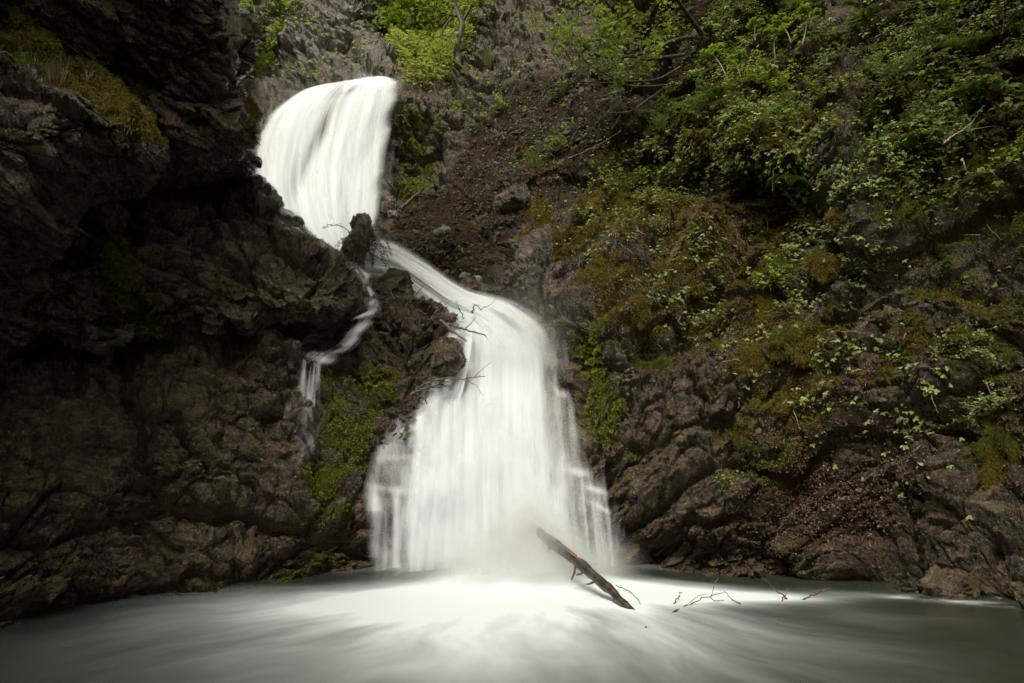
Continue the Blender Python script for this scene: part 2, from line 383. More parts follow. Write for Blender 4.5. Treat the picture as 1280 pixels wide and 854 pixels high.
# surface cover masks --------------------------------------------------
upness = np.clip(N1[..., 2], -1, 1)
def zz(poly, f=12, k=.5): return np.clip(zone(GX, GY, poly, f) + k * n_mid * (zone(GX, GY, poly, f * 2.5) > .01) * .8, 0, 1) * (zone(GX, GY, poly, f * 2.5) > .02)
M_bright = np.maximum.reduce([zz([(503, 135), (528, 140), (545, 210), (530, 245), (505, 235), (495, 190)], 9, .9),
                              zz([(400, 455), (500, 455), (490, 520), (450, 590), (420, 612), (378, 595), (395, 520)], 14, .9),
                              zz([(725, 455), (775, 470), (785, 540), (740, 560), (715, 510)], 12, .7),
                              zz([(660, 400), (745, 420), (740, 470), (700, 450)], 10, .9)])
M_green = np.maximum.reduce([zz([(95, 262), (120, 280), (235, 440), (210, 450), (110, 340)], 12), zz([(120, 735), (200, 715), (350, 712), (420, 690), (350, 745), (150, 768), (40, 782)], 12),
                             .8 * zz([(900, 560), (990, 540), (1000, 600), (900, 610)], 16), zz([(1170, 440), (1280, 400), (1290, 600), (1215, 600)], 20),
                             .8 * zz([(440, 620), (460, 700), (380, 700)], 16), .75 * zz([(1060, 180), (1290, 60), (1290, 330), (1100, 400), (1040, 300)], 30)])
M_brown = np.maximum.reduce([zz([(640, 240), (700, 235), (800, 150), (900, 180), (1000, 330), (1010, 470), (900, 440), (740, 390), (700, 320)], 26, .8), .9 * zz([(880, 410), (1100, 380), (1230, 330), (1290, 420), (1240, 470), (1130, 480), (1060, 560), (940, 540)], 25, .9),
                             zz([(940, 150), (1010, 150), (1010, 205), (950, 200)], 10), .8 * zz([(300, 300), (330, 330), (250, 400), (180, 330)], 25)])
veg = np.maximum.reduce([zone(GX, GY, [(680, -60), (1000, -60), (1060, 120), (1000, 330), (850, 300), (720, 240), (800, 120)], 35), zone(GX, GY, [(1040, -60), (1320, -60), (1320, 260), (1120, 290), (1060, 140)], 35)])
M_back = zone(GX, GY, [(300, -30), (470, -30), (480, 90), (430, 88), (340, 120), (300, 100)], 15)
moss = np.clip(1.5 * M_bright + M_green + M_brown + .62 * veg + .18 * M_back + .5 * zone(GX, GY, [(470, -40), (590, -40), (575, 110), (490, 100)], 12) + .28 * n_lo * (GX > 640) + .16 * zone(GX, GY, [(700, 150), (1300, 100), (1300, 560), (1000, 590), (800, 440), (690, 380)], 60) - .65 * Z_fall - .1, 0, 1)
moss = moss * np.clip(.65 + .8 * upness + .2 * n_mid, .35, 1)
warm = np.clip(M_brown * .75 + .3 * n_lo + .15 - M_bright * 1.4 - .4 * M_green + 1.2 * ell(GX, GY, 975, 180, 30, 18) + .9 * ell(GX, GY, 880, 310, 50, 30), 0, 1)
soil = np.clip(Z_scree * 1.1 + 1.0 * veg + .7 * zz([(960, 560), (1080, 540), (1150, 600), (1100, 680), (980, 690), (930, 640)], 22, .7) + .45 * zz([(450, 385), (580, 395), (560, 440), (470, 430)], 14) + .3 * Z_mound, 0, 1)
pale = np.clip(1.2 * zz([(374, 452), (400, 450), (402, 560), (375, 575)], 7, .9) + .4 * zz([(400, 500), (460, 470), (430, 600), (395, 590)], 8, 1.2) + .25 * M_back + .10 * zone(GX, GY, [(625, 260), (700, 270), (690, 370), (640, 350)], 12), 0, 1)
warm = np.clip(warm + .6 * ell(GX, GY, 300, 690, 45, 14, 50), 0, 1)
mask = np.stack([moss, soil, warm, pale], -1)

# split the surface into the masses one can name
reg = np.full(GX.shape, 1, int)                                   # 1 right wall
def inreg(poly): return sdf_poly(GX, GY, poly) > 0
reg[inreg([(-500, -300), (300, -300), (300, 130), (330, 240), (400, 330), (455, 350), (440, 420), (378, 440), (372, 560), (380, 612), (455, 640), (460, 1000), (-500, 1000)])] = 0  # left wall
reg[inreg([(378, 440), (440, 420), (455, 392), (520, 388), (572, 400), (580, 435), (545, 500), (530, 540), (520, 1000), (460, 1000), (455, 640), (380, 612), (372, 560)])] = 2   # mound
reg[inreg([(440, 420), (455, 350), (400, 330), (330, 240), (300, 130), (340, 118), (440, 86), (500, 90), (500, 240), (478, 292), (560, 345), (610, 372), (700, 400), (735, 560), (770, 1000), (520, 1000), (530, 540), (545, 500), (580, 435), (572, 400), (520, 388), (455, 392)])] = 4  # bed under the falls
reg[inreg([(300, -300), (478, -300), (478, 0), (490, 80), (440, 88), (340, 120), (300, 130)])] = 3   # back cliff
reg[inreg([(478, -300), (590, -300), (580, 90), (560, 105), (500, 92), (490, 80), (478, 0)])] = 6    # gully
reg[inreg([(478, 292), (500, 240), (500, 92), (560, 105), (580, 90), (590, -20), (690, -20), (740, 60), (770, 150), (700, 230), (640, 250), (618, 300), (610, 372), (560, 345)])] = 5  # scree
Vb = P.reshape(-1, 3); mk = mask.reshape(-1, 4); fq = reg[:-1, :-1]
names = {0: ('cliff', 'dark wet rock wall left of the pool, rising from the waterline under the overhang', 'cliff'),
         1: ('cliff', 'tall mossy rock wall right of the falls, covered in leafy plants', 'cliff'),
         2: ('rock_mound', 'rounded mossy rock mound between the thin side stream and the main fall', 'rock'),
         3: ('cliff', 'pale brown cliff behind and above the lip of the upper fall', 'cliff'),
         4: ('stream_bed', 'wet dark rock bed directly beneath the falling water', 'stream bed'),
         5: ('scree_slope', 'steep brown soil and scree slope beside the upper fall', 'slope'),
         6: ('gully_slope', 'green overgrown gully slope at the top behind the upper fall', 'slope')}
for k, (nm, lab, cat) in names.items():
    V_, F_, A_ = compact(Vb, grid_faces(H, W, fq == k), {'mask': mk})
    tag(link(nm, mesh_np(nm, V_, F_, ROCK, False, A_)), lab, cat, kind='structure')

class Layer:
    def __init__(s, P, N, px, py, ok): s.P, s.N, s.px, s.py, s.ok = P, N, px, py, ok
    def pick(s, x, y):
        i = int(np.clip(np.searchsorted(s.py[:, 0], y), 0, s.P.shape[0] - 1)); j = int(np.clip(np.searchsorted(s.px[0], x), 0, s.P.shape[1] - 1))
        return s.P[i, j].copy(), s.N[i, j].copy()
BED = Layer(P, gnormals(P0 + N0 * (.2 * fbm(P0 * .8, 4, 77) - hollow)[..., None]), GX, GY, np.ones(GX.shape, bool))
print('bed', time.time() - T0)

# ------------------------------------------------------------------ rock masses that stand clear of the wall
def pillow(name, label, cat, outline, front, Rpx, T, seed, rot, step=1.6, mossf=None, amps=(.10, .14, .08, .042, .02), wav=6, kind=None, coarse_out=True, power=1.0):
    o = np.array(outline, float); x0, y0 = o.min(0) - 8; x1, y1 = o.max(0) + 8
    def ax(a, b, lo, hi):
        f0, f1 = max(a, lo), min(b, hi)
        return axis(a, b, f0, f1, step, 9) if coarse_out and (a < lo or b > hi) else np.arange(a, b, step)
    X, Yy = np.meshgrid(ax(x0, x1, -20, 1300), ax(y0, y1, -16, 870))
    sd = sdf_poly(X, Yy, outline) + wav * fbm(np.dstack([X / 22, Yy / 22, 0 * X + seed]), 4, seed)
    s = np.clip(sd / Rpx, 0, 1)
    Yd = RBF(front, 60)(X, Yy) + T * (1 - np.sqrt(np.clip(1 - (1 - s) ** 2, 0, 1)) ** power)
    Pa = at(X, Yy, Yd); Na = gnormals(Pa)
    edge = smoothstep(0, .35, s)
    d = rockdisp(Pa, rot, seed, amps) + .18 * fbm(Pa * 1.1, 4, seed + 7)
    Pb = Pa + Na * (d * (.25 + .75 * edge))[..., None]
    ok = sd > 0
    Nb = gnormals(Pb)
    fm = ok[:-1, :-1] & ok[1:, :-1] & ok[1:, 1:] & ok[:-1, 1:]
    F = grid_faces(*X.shape, fm)
    # back skirt: continue the rim away from the viewer, closing in
    e = np.vstack([F[:, [0, 1]], F[:, [1, 2]], F[:, [2, 3]], F[:, [3, 0]]]); es = np.sort(e, 1)
    key = es[:, 0].astype(np.int64) * (X.size) + es[:, 1]; u, ix, ct = np.unique(key, return_index=True, return_counts=True)
    be = e[ix[ct == 1]]
    rim = np.unique(be); c = o.mean(0); base = len(Pb.reshape(-1, 3))
    rp = Pb.reshape(-1, 3)[rim]
    d0 = rp - CAMP; d0 /= np.linalg.norm(d0, axis=1, keepdims=True)
    cen = Pb[ok].mean(0); inw = cen - rp; inw -= d0 * (inw * d0).sum(1, keepdims=True)
    back = rp + d0 * T * .9 + inw * .12
    remap = {int(v): base + i for i, v in enumerate(rim)}
    skirt = np.array([[b, a, remap[int(a)], remap[int(b)]] for a, b in be], np.int32)
    mo = mossf(X, Yy, sd, Nb) if mossf else np.stack([0 * X, 0 * X, 0 * X, 0 * X], -1)
    Vt = np.vstack([Pb.reshape(-1, 3), back]); Mt = np.vstack([mo.reshape(-1, 4), mo.reshape(-1, 4)[rim]])
    V_, F_, A_ = compact(Vt, np.vstack([F, skirt]), {'mask': Mt})
    ob = tag(link(name, mesh_np(name, V_, F_, ROCK, False, A_)), label, cat, kind=kind)
    L = Layer(Pb, Nb, X, Yy, ok); L.mask = mo; L.sd = sd; L.ob = ob
    return L
def mask4(a, b=0, c=0, d=0):
    z = np.zeros_like(a); return np.clip(np.stack([a, z + b, z + c, z + d], -1), 0, 1)

L1 = pillow('rock_overhang', 'huge black overhanging rock buttress at the upper left, in front of the upper fall', 'rock',
    [(-600, -560), (330, -560), (300, -60), (300, 0), (303, 40), (318, 65), (312, 85), (298, 105), (312, 125), (327, 150), (325, 175), (322, 224), (280, 230), (240, 236), (190, 246), (150, 262), (100, 268), (90, 300), (70, 420), (0, 480), (-600, 540)],
    [(300, 60, 7.9), (318, 200, 8.7), (240, 150, 7.8), (160, 120, 7.6), (100, 100, 7.2), (0, 100, 6.6), (-300, 100, 5.2), (-300, -300, 4.6), (200, -300, 6.0), (0, 400, 7.4), (200, 0, 7.0), (280, -100, 7.2), (-600, 500, 4), (200, 230, 8.3), (300, 215, 8.9)],
    34, 1.6, 500, rotm(10, 35, 0), wav=4, mossf=lambda X, Y, sd, N: mask4(.75 * ell(X, Y, 312, 150, 14, 40) * (sd < 26) + .35 * ell(X, Y, 130, 10, 60, 30), 0, .55))
L2 = pillow('mossy_rock_ledge', 'dark rock ledge at the far left topped with golden brown moss cushions and grass', 'rock',
    [(-600, 0), (0, 12), (40, 22), (68, 48), (80, 74), (112, 78), (140, 95), (168, 125), (190, 150), (196, 172), (214, 184), (214, 202), (198, 218), (190, 238), (160, 252), (120, 262), (92, 280), (64, 330), (56, 400), (30, 460), (-600, 560)],
    [(100, 130, 5.9), (50, 60, 6.2), (190, 180, 6.3), (0, 200, 5.3), (100, 250, 6.5), (0, 400, 6.6), (-300, 200, 4.1), (-600, 500, 3.6), (-600, 0, 3.6)],
    38, 1.2, 620, rotm(-10, 30, 0), wav=4, mossf=lambda X, Y, sd, N: mask4(np.clip(1.25 * (sd < 34) * (Y < 178) * smoothstep(40, 10, sd) + .9 * ell(X, Y, 150, 130, 40, 26, 45) + .8 * ell(X, Y, 30, 55, 45, 22), 0, 1), 0, .85))
L3 = pillow('rock_outcrop', 'angular wet rock outcrop with an undercut nose, just below the upper fall', 'rock',
    [(-120, 330), (60, 290), (110, 258), (180, 236), (240, 222), (325, 214), (345, 235), (360, 262), (385, 285), (405, 300), (430, 325), (449, 345), (452, 372), (440, 392), (400, 412), (350, 404), (300, 398), (240, 425), (200, 445), (120, 450), (60, 420), (-120, 420)],
    [(325, 230, 9.9), (250, 300, 8.9), (350, 320, 9.1), (440, 360, 9.5), (380, 370, 8.9), (150, 330, 7.9), (80, 380, 7.5), (300, 385, 8.75), (200, 440, 8.3), (-100, 380, 6.3), (170, 250, 8.6)],
    30, 1.1, 740, rotm(15, 38, -15), wav=4, amps=(.1, .2, .11, .055, .025),
    mossf=lambda X, Y, sd, N: mask4(.75 * zone(X, Y, [(95, 262), (120, 270), (235, 435), (205, 445), (110, 340)], 10) + .5 * ell(X, Y, 200, 320, 30, 25) + .3 * ell(X, Y, 300, 235, 40, 12), 0, .1 + .5 * ell(X, Y, 310, 350, 25, 35)))
# stones
def boulder(label, px, py, Y, sx, sy, sz, seed, rot=(0, 0, 0), mossv=.0, palev=0., soilv=0., n=44, name='boulder', group=None, taper=0, sink=0, amp=1):
    u = np.linspace(0, np.pi, n); v = np.linspace(0, 2 * np.pi, 2 * n, endpoint=False)
    U, V = np.meshgrid(u, v, indexing='ij')
    S = np.stack([np.sin(U) * np.cos(V), np.sin(U) * np.sin(V), np.cos(U)], -1)
    S = np.sign(S) * np.abs(S) ** .8
    S[..., :2] *= (1 - taper * (S[..., 2:] * .5 + .5))
    q = S * np.array([sx, sy, sz]) / 2
    s = min(sx, sy, sz)
    N = S / (np.linalg.norm(S, axis=-1, keepdims=True) + 1e-6)
    dd, cr = facet(q / (s * .55) + seed, seed); d3, _ = facet(q / (s * .22) + seed, seed + 3)
    q = q + N * (dd * s * .16 * amp + d3 * s * .06 * amp + .1 * s * vnoise(q / s * 2, seed))[..., None]
    q = q @ rotm(*rot).T
    F = []
    idx = np.arange(n * 2 * n).reshape(n, 2 * n)
    a, b = idx[:-1], np.roll(idx, -1, 1)[:-1]; c, d = np.roll(idx, -1, 1)[1:], idx[1:]
    F = np.stack([a, d, c, b], -1).reshape(-1, 4)
    loc = at(px, py, Y)
    mo = mossv * np.clip(q[..., 2] / (sz * .5) + .6, 0, 1)
    mk_ = mask4(mo, soilv, .2, palev).reshape(-1, 4)
    o = link(name, mesh_np(name, q.reshape(-1, 3), F, ROCK, False, {'mask': mk_})); o.location = loc
    return tag(o, label, 'rock', group)
boulder('upright dark stump-shaped stone at the foot of the upper fall', 447, 300, 12.3, .62, .55, 1.15, 11, (0, 14, 10), .2, taper=.45)
boulder('small brown rock splitting the stream between its two branches', 491, 369, 11.2, .80, .6, .64, 12, (0, 10, 0), .34, soilv=.5)
boulder('rounded dark grey boulder washed by spray at the edge of the main fall', 561, 449, 9.12, .40, .42, .56, 13, (0, 10, 0), 0, amp=.6)
boulder('wet dark boulder at the foot of the scree beside the slanting cascade', 592, 362, 11.9, .55, .5, .35, 14, (0, 15, 0), 0)
boulder('pale flat stone lying in the brown scree slope', 553, 290, 13.25, .36, .3, .16, 15, (0, -20, 0), 0, .6)
boulder('small light stone resting on scree right above the cascade', 582, 346, 12.25, .2, .18, .15, 16, (0, 20, 0), 0, .7)
boulder('pair-topping cream stone on the scree lip near the rock outcrop', 597, 349, 12.0, .17, .15, .12, 18, (0, 0, 0), 0, .9)
boulder('tiny cream stone beside the upper fall on the scree edge', 492, 268, 14.0, .22, .2, .16, 19, (0, 0, 0), 0, .9)
boulder('grey weathered stone block set in the slope above the ridge of bare rock', 641, 252, 12.6, .75, .6, .42, 20, (0, -15, 0), .3, .05)
boulder('wet rock knob low on the right bank by the white foam', 1190, 742, 7.1, .5, .4, .35, 21, (0, 10, 0), .1)
print('rocks', time.time() - T0)

# ------------------------------------------------------------------ falling water
def spline(A, n):
    A = np.array(A, float); k = len(A); t = np.linspace(0, k - 1, n); i = np.clip(t.astype(int), 0, k - 2); f = (t - i)[:, None]
    g = lambda j: A[np.clip(j, 0, k - 1)]
    p0, p1, p2, p3 = g(i - 1), g(i), g(i + 1), g(i + 2)
    return .5 * (2 * p1 + (p2 - p0) * f + (2 * p0 - 5 * p1 + 4 * p2 - p3) * f ** 2 + (3 * p1 - p0 - 3 * p2 + p3) * f ** 3)
def ribbon(name, stations, parent, nu, nv, bulge, seed, dens, lumps=.05, off=0.0, streak=22, kmin=0., spread=0.):
    S = spline([[a, b, c, d, Y] for (a, b), (c, d), Y in stations], nv)
    u = np.linspace(0, 1, nu)[None]; v = np.linspace(0, 1, nv)[:, None]
    mx_, my_ = (S[:, None, 0] + S[:, None, 2]) / 2, (S[:, None, 1] + S[:, None, 3]) / 2
    ue = (u - .5) * (1 + spread) + .5
    px = S[:, None, 0] * (1 - ue) + S[:, None, 2] * ue; py = S[:, None, 1] * (1 - ue) + S[:, None, 3] * ue
    Y = S[:, 4][:, None] - bulge * (1 - (2 * u - 1) ** 2) - off
    U, Vv = np.broadcast_arrays(u, v)
    Y = Y + lumps * fbm(np.dstack([U * 5, Vv * 2.5, 0 * U + seed]), 3, seed) + lumps * .18 * vnoise(np.dstack([U * 16, Vv * 2, 0 * U]), seed + 5)
    Pp = at(px, py, Y)
    st = fbm(np.dstack([U * streak, Vv * 1.6, 0 * U + seed]), 4, seed + 9, .6)
    cl = fbm(np.dstack([U * 3, Vv * 3, 0 * U]), 3, seed + 20)
    a = dens(U, Vv, st, cl, px, py)
    me = mesh_np(name, Pp.reshape(-1, 3), grid_faces(nv, nu), WATER, True, {'den': np.clip(a, 0, 1).ravel()})
    return link(name, me, parent)
def edgef(U, w=.08): return smoothstep(0, w, U) * smoothstep(0, w, 1 - U)

# upper fall
up = empty('waterfall', at(430, 300, 14)); up.location = (0, 0, 0)
tag(up, 'broad domed white upper waterfall pouring over the top ledge behind the dark buttress', 'waterfall')
st_up = [((408, 104), (474, 94), 17.0), ((370, 116), (496, 99), 16.3), ((330, 150), (498, 118), 15.9), ((316, 190), (489, 165), 15.5), ((312, 235), (481, 215), 15.0), ((330, 285), (474, 260), 14.3), ((365, 325), (468, 305), 13.6)]
def d_up(k):
    def f(U, V, st, cl, px, py):
        gap = ell(px, py, 404, 158, 9, 70, 25) * .95 + ell(px, py, 440, 112, 16, 4, -25) * .7
        gap2 = ell(px, py, 375, 215, 11, 50, 22) * .35
        lip = smoothstep(0, .09, V + .05 * st); U = U + .022 * vnoise(np.dstack([V * 14, U * 2, 0 * U]), 5) + .004 * vnoise(np.dstack([V * 45, U * 2, 0 * U]), 6)
        return (.98 + .22 * st) * edgef(U, .10) * lip * (1 - gap * np.clip(.9 - .7 * st, 0, 1)) - gap2 * .6
    return f
ribbon('sheet', st_up, up, 170, 260, .45, 31, d_up(0), .10)
ribbon('veil', st_up, up, 170, 260, .45, 37, lambda U, V, st, cl, px, py: (.40 + .35 * st) * edgef(U, .12) * smoothstep(0, .1, V) * (1 - .9 * ell(px, py, 404, 158, 12, 70, 25)), .12, off=.18, streak=14)
# slanting cascade + main fall
def curtain(name, parent, poly, dep, box, seed, dens, feather=12, ragged=8, lumps=.05, off=0., step=2.0, freq=7., fan=(610, 300, .0011), clouds=55):
    X, Y = np.meshgrid(np.arange(box[0], box[2], step), np.arange(box[1], box[3], step))
    S = (X - fan[0]) / (1 + fan[2] * (Y - fan[1])) 
    st = fbm(np.dstack([S / freq, Y / 170., 0 * X + seed]), 4, seed, .62); st2 = fbm(np.dstack([S / (freq * 3.2), Y / 220., 0 * X + seed]), 3, seed + 2)
    cl = fbm(np.dstack([X / clouds, Y / (clouds * 1.5), 0 * X + seed]), 3, seed + 4)
    sd = sdf_poly(X, Y, poly) + ragged * (fbm(np.dstack([X / 16, Y / 34, 0 * X + seed]), 4, seed + 6) + .5 * st)
    a = dens(X, Y, st, st2, cl) * smoothstep(-feather * .4, feather * 1.6, sd)
    Yd = RBF(dep, 50)(X, Y) - off + lumps * fbm(np.dstack([S / 45, Y / 110, 0 * X]), 3, seed + 8) + lumps * .25 * st2
    Pp = at(X, Y, Yd); keep = (a > .004); keep = keep[:-1, :-1] | keep[1:, :-1] | keep[1:, 1:] | keep[:-1, 1:]
    V_, F_, A_ = compact(Pp.reshape(-1, 3), grid_faces(*X.shape, keep), {'den': np.clip(a, 0, 1).ravel()})
    return link(name, mesh_np(name, V_, F_, WATER, True, A_), parent)
mf = empty('waterfall', (0, 0, 0)); tag(mf, 'wide white main waterfall slanting down and spreading into the pool', 'waterfall')
st_m = [((440, 352), (470, 296), 12.75), ((472, 350), (497, 304), 12.5), ((505, 370), (535, 328), 12.0), ((540, 396), (583, 360), 11.3), ((562, 412), (640, 378), 10.7), ((575, 440), (688, 414), 10.2), ((572, 480), (696, 462), 9.75)]
def d_m(k):
    def f(U, V, st, cl, px, py):
        a = (1.0 + .10 * st + .1 * cl) if k == 0 else .45 + .22 * st + .3 * cl
        e = smoothstep(0, .16 + .1 * cl, U) * smoothstep(0, .18 + .12 * st, 1 - U) * smoothstep(1, .62, V)
        ridge = .45 * ell(px, py, 520, 350, 34, 5, 38) * (.6 + .5 * st)
        return (a - ridge) * e
    return f
ribbon('sheet', st_m, mf, 140, 260, .35, 41, d_m(0), .14, streak=12)
ribbon('veil', st_m, mf, 140, 260, .4, 47, d_m(1), .16, off=.16, streak=8, spread=.12)
fd = [(560, 380, 10.75), (640, 375, 10.7), (600, 410, 10.3), (680, 410, 10.25), (575, 450, 9.85), (640, 450, 9.9), (695, 460, 9.75), (540, 500, 9.25), (620, 500, 9.35), (705, 510, 9.35), (500, 540, 8.95), (460, 600, 8.5), (510, 600, 8.62), (620, 600, 8.7), (730, 600, 8.7), (790, 620, 8.45), (460, 740, 8.12), (620, 740, 8.12), (780, 740, 8.1)]
core = [(555, 392), (600, 376), (648, 396), (680, 428), (690, 480), (698, 530), (712, 590), (722, 650), (728, 760), (507, 760), (509, 650), (516, 600), (524, 550), (537, 510), (552, 484), (574, 458), (584, 432), (572, 410)]
lower = lambda Y: smoothstep(420, 520, Y)
curtain('sheet', mf, core, fd, (440, 372, 800, 752), 101, lambda X, Y, st, s2, cl: .98 + .12 * st + .10 * s2 - .18 * smoothstep(640, 700, X) * lower(Y) * (1 - st), 19, 9, .10)
curtain('veil', mf, [(x + (x - 612) * .05, y) for x, y in core], fd, (430, 372, 810, 752), 111, lambda X, Y, st, s2, cl: .42 + .28 * st + .25 * cl, 26, 16, .10, off=.14, freq=10)
outer = [(590, 400), (660, 392), (700, 440), (712, 500), (728, 560), (762, 620), (778, 680), (782, 760), (498, 760), (500, 640), (520, 540), (548, 486), (570, 440)]
curtain('veil', mf, outer, fd, (430, 372, 830, 752), 121, lambda X, Y, st, s2, cl: .20 + .24 * st + .18 * cl + .30 * smoothstep(730, 640, X), 22, 14, .08, off=.24, freq=6)
curtain('veil', up, [(324, 170), (346, 130), (398, 106), (440, 95), (480, 92), (500, 100), (492, 160), (483, 230), (474, 300), (440, 320), (370, 330), (330, 280), (314, 215)], [(450, 95, 16.5), (350, 130, 16.0), (420, 150, 15.7), (330, 200, 15.3), (480, 180, 15.4), (420, 240, 14.6), (440, 300, 13.7), (350, 290, 14.0)], (290, 70, 520, 340), 171, lambda X, Y, st, s2, cl: (.30 + .2 * st + .25 * cl) * (1 - .9 * ell(X, Y, 404, 158, 9, 60, 22)), 16, 9, .06, off=.35, freq=9, fan=(450, 90, -.0022))
# low shelves where the right edge breaks over ledges
curtain('veil', mf, [(684, 470), (712, 486), (722, 560), (745, 600), (772, 650), (775, 740), (690, 740), (690, 520)], fd, (660, 440, 810, 752), 131,
        lambda X, Y, st, s2, cl: .10 + .34 * np.clip(st, 0, 1) + .65 * (ell(X, Y, 704, 492, 14, 5, 20) + ell(X, Y, 722, 590, 14, 5, 10) + ell(X, Y, 745, 612, 14, 4, 15) + ell(X, Y, 762, 640, 22, 3.5, 28)) + .30 * ell(X, Y, 772, 690, 3, 40), 8, 6, .05, off=.02, freq=4, clouds=25)
# a softer, nearer blur of spray in the lower third
curtain('veil', mf, [(520, 560), (600, 470), (690, 520), (725, 640), (745, 760), (490, 760), (500, 640)], fd, (430, 440, 830, 752), 141, lambda X, Y, st, s2, cl: .36 + .12 * st + .3 * cl, 45, 20, .05, off=.45, freq=14)
# left veil on the rounded step
lv = empty('waterfall', (0, 0, 0)); tag(lv, 'thin parted veil of water falling over dark rock, left edge of the main fall', 'waterfall')
vp = [(556, 486), (520, 504), (492, 524), (472, 552), (459, 588), (456, 620), (462, 660), (464, 760), (540, 760), (548, 560)]
def g1(X, c, w): return np.exp(-((X - c) / w) ** 2)
def d_v(X, Y, st, s2, cl):
    low = smoothstep(600, 630, Y)
    rimd = sdf_poly(X, Y, vp); rim = np.exp(-((rimd - 7) / 9.) ** 2) * (Y < 640)
    return .24 + .16 * st + .20 * cl + .40 * rim + low * (.55 * g1(X, 469, 7) + .65 * g1(X, 495, 5) + .25 * g1(X, 482, 5)) + .75 * smoothstep(508, 530, X) + .35 * ell(X, Y, 490, 612, 32, 5, 8) + .25 * ell(X, Y, 500, 572, 26, 4, -5) - .12 * ell(X, Y, 515, 660, 12, 60)
curtain('sheet', lv, vp, fd, (430, 470, 580, 752), 151, d_v, 12, 4, .06, off=.0, freq=5, clouds=22)
curtain('veil', lv, vp, fd, (430, 470, 580, 752), 161, lambda X, Y, st, s2, cl: .12 + .18 * st + .14 * cl + .3 * smoothstep(505, 530, X), 12, 5, .05, off=.10, freq=7)
# small side stream
ss = empty('waterfall', (0, 0, 0)); tag(ss, 'narrow side stream slipping between the undercut outcrop and the mossy mound', 'waterfall')
st_s = [((385, 288), (440, 312), 13.2), ((408, 312), (450, 328), 12.5), ((444, 344), (464, 342), 11.4), ((452, 362), (466, 358), 10.9), ((454, 380), (474, 372), 10.6), ((434, 398), (478, 384), 10.3), ((414, 418), (468, 402), 10.1), ((398, 434), (450, 428), 9.85), ((378, 438), (428, 450), 9.65), ((372, 452), (408, 464), 9.5)]
ribbon('sheet', st_s, ss, 60, 260, .10, 71, lambda U, V, st, cl, px, py: (.50 + .45 * st + .5 * cl + .8 * vnoise(np.dstack([V * 26, U * 3, 0 * U]), 3) * .6) * edgef(np.clip(U + .12 * vnoise(np.dstack([V * 22, U, 0 * U]), 8), 0, 1), .45) * smoothstep(0, .06, V) * smoothstep(1, .92, V), .03, streak=7)
st_s2 = [((376, 448), (404, 456), 9.5), ((372, 480), (402, 484), 9.35), ((370, 520), (400, 520), 9.1), ((372, 570), (392, 566), 8.8)]
ribbon('veil', st_s2, ss, 50, 100, .04, 73, lambda U, V, st, cl, px, py: (.26 + .5 * st) * edgef(U, .25) * smoothstep(1, .6, V), .02, streak=6)
# spray washing over the grey boulder
st_b = [((560, 410), (590, 405), 10.0), ((548, 432), (590, 428), 9.5), ((536, 462), (585, 460), 9.2), ((520, 500), (575, 500), 9.05), ((515, 525), (560, 525), 8.95)]
ribbon('veil', st_b, mf, 60, 120, .1, 79, lambda U, V, st, cl, px, py: (.16 + .35 * st + .75 * smoothstep(.7, 1, U)) * smoothstep(0, .25, U) * smoothstep(0, .15, V) * smoothstep(1, .85, V), .04, streak=7)
print('water', time.time() - T0)

# ------------------------------------------------------------------ pool
gx = np.concatenate([np.arange(-9, -5, .2), np.arange(-5, 5.5, .03), np.arange(5.5, 9, .2)]); gy = np.concatenate([np.arange(-9, 3.5, .25), np.arange(3.5, 9.6, .03)])
WX, WY = np.meshgrid(gx, gy)
cx, cy = .0, 8.3
dx, dy = WX - cx, WY - cy
rr = np.hypot(dx, dy); th = np.arctan2(dx, -dy)
sw = fbm(np.dstack([WX * .5, WY * .5, 0 * WX]), 3, 5) * .14
streaks = fbm(np.dstack([(th + sw) * 5.5, np.log(rr + .6) * 2.2, 0 * th]), 5, 8, .58)
streak2 = fbm(np.dstack([(th + sw * .6) * 17, np.log(rr + .6) * 3, 0 * th + 4]), 4, 12, .6)
def blob(x, y, sx, sy, a=0): return ell(WX, WY, x, y, sx, sy, a)
wide = np.exp(-(np.clip(rr - .9, 0, 9) / 2.2) ** 1.5)
foam = 1.25 * wide * np.clip(1 - .75 * smoothstep(.5, 1.25, np.abs(th)), .15, 1) + .9 * blob(1.2, 7.3, 1.1, .55) + .75 * blob(2.4, 7.0, 1.15, .28, 4) + .45 * blob(-1.6, 6.6, 1.6, 1.0) + .25 * blob(0, 5, 3, 1.2)
foam -= .45 * blob(2.3, 8.0, 1.4, .3) + .25 * blob(-2.2, 7.9, 1.0, .3)
foam = foam * (1 + (.15 + .08 * smoothstep(.9, 2.4, rr)) * streaks + (.05 + .06 * smoothstep(.9, 2.4, rr)) * streak2) + .06 * streaks * smoothstep(.8, 2.5, rr)
foam += .62 * blob(4.1, 6.85, .6, .16, -25) * np.clip(.6 + .8 * fbm(np.dstack([WX * 4, WY * 8, 0 * WX]), 4, 33), 0, 2)
foam = np.clip(np.clip(foam, 0, 1.1) ** 1.75 * .76, 0.008, .80)
pool = link('pool', mesh_np('pool', np.dstack([WX, WY, .22 * np.exp(-((dx / 1.35) ** 2 + (dy / .55) ** 2)) + .03 * np.exp(-(rr / 1.6) ** 2) + .012 * streaks * np.exp(-rr / 3)]).reshape(-1, 3), grid_faces(*WX.shape)[:, ::-1], POOL, True, {'foam': foam.ravel()}))
tag(pool, 'grey green plunge pool with silky white foam spreading from the fall', 'pool', kind='structure')
gm, gnt, gout = newmat('ground'); gp = gnt.nodes.new('ShaderNodeBsdfPrincipled'); gp.inputs['Base Color'].default_value = c4(.06, .055, .035); gp.inputs['Roughness'].default_value = .9; gnt.links.new(gp.outputs[0], gout.inputs[0])
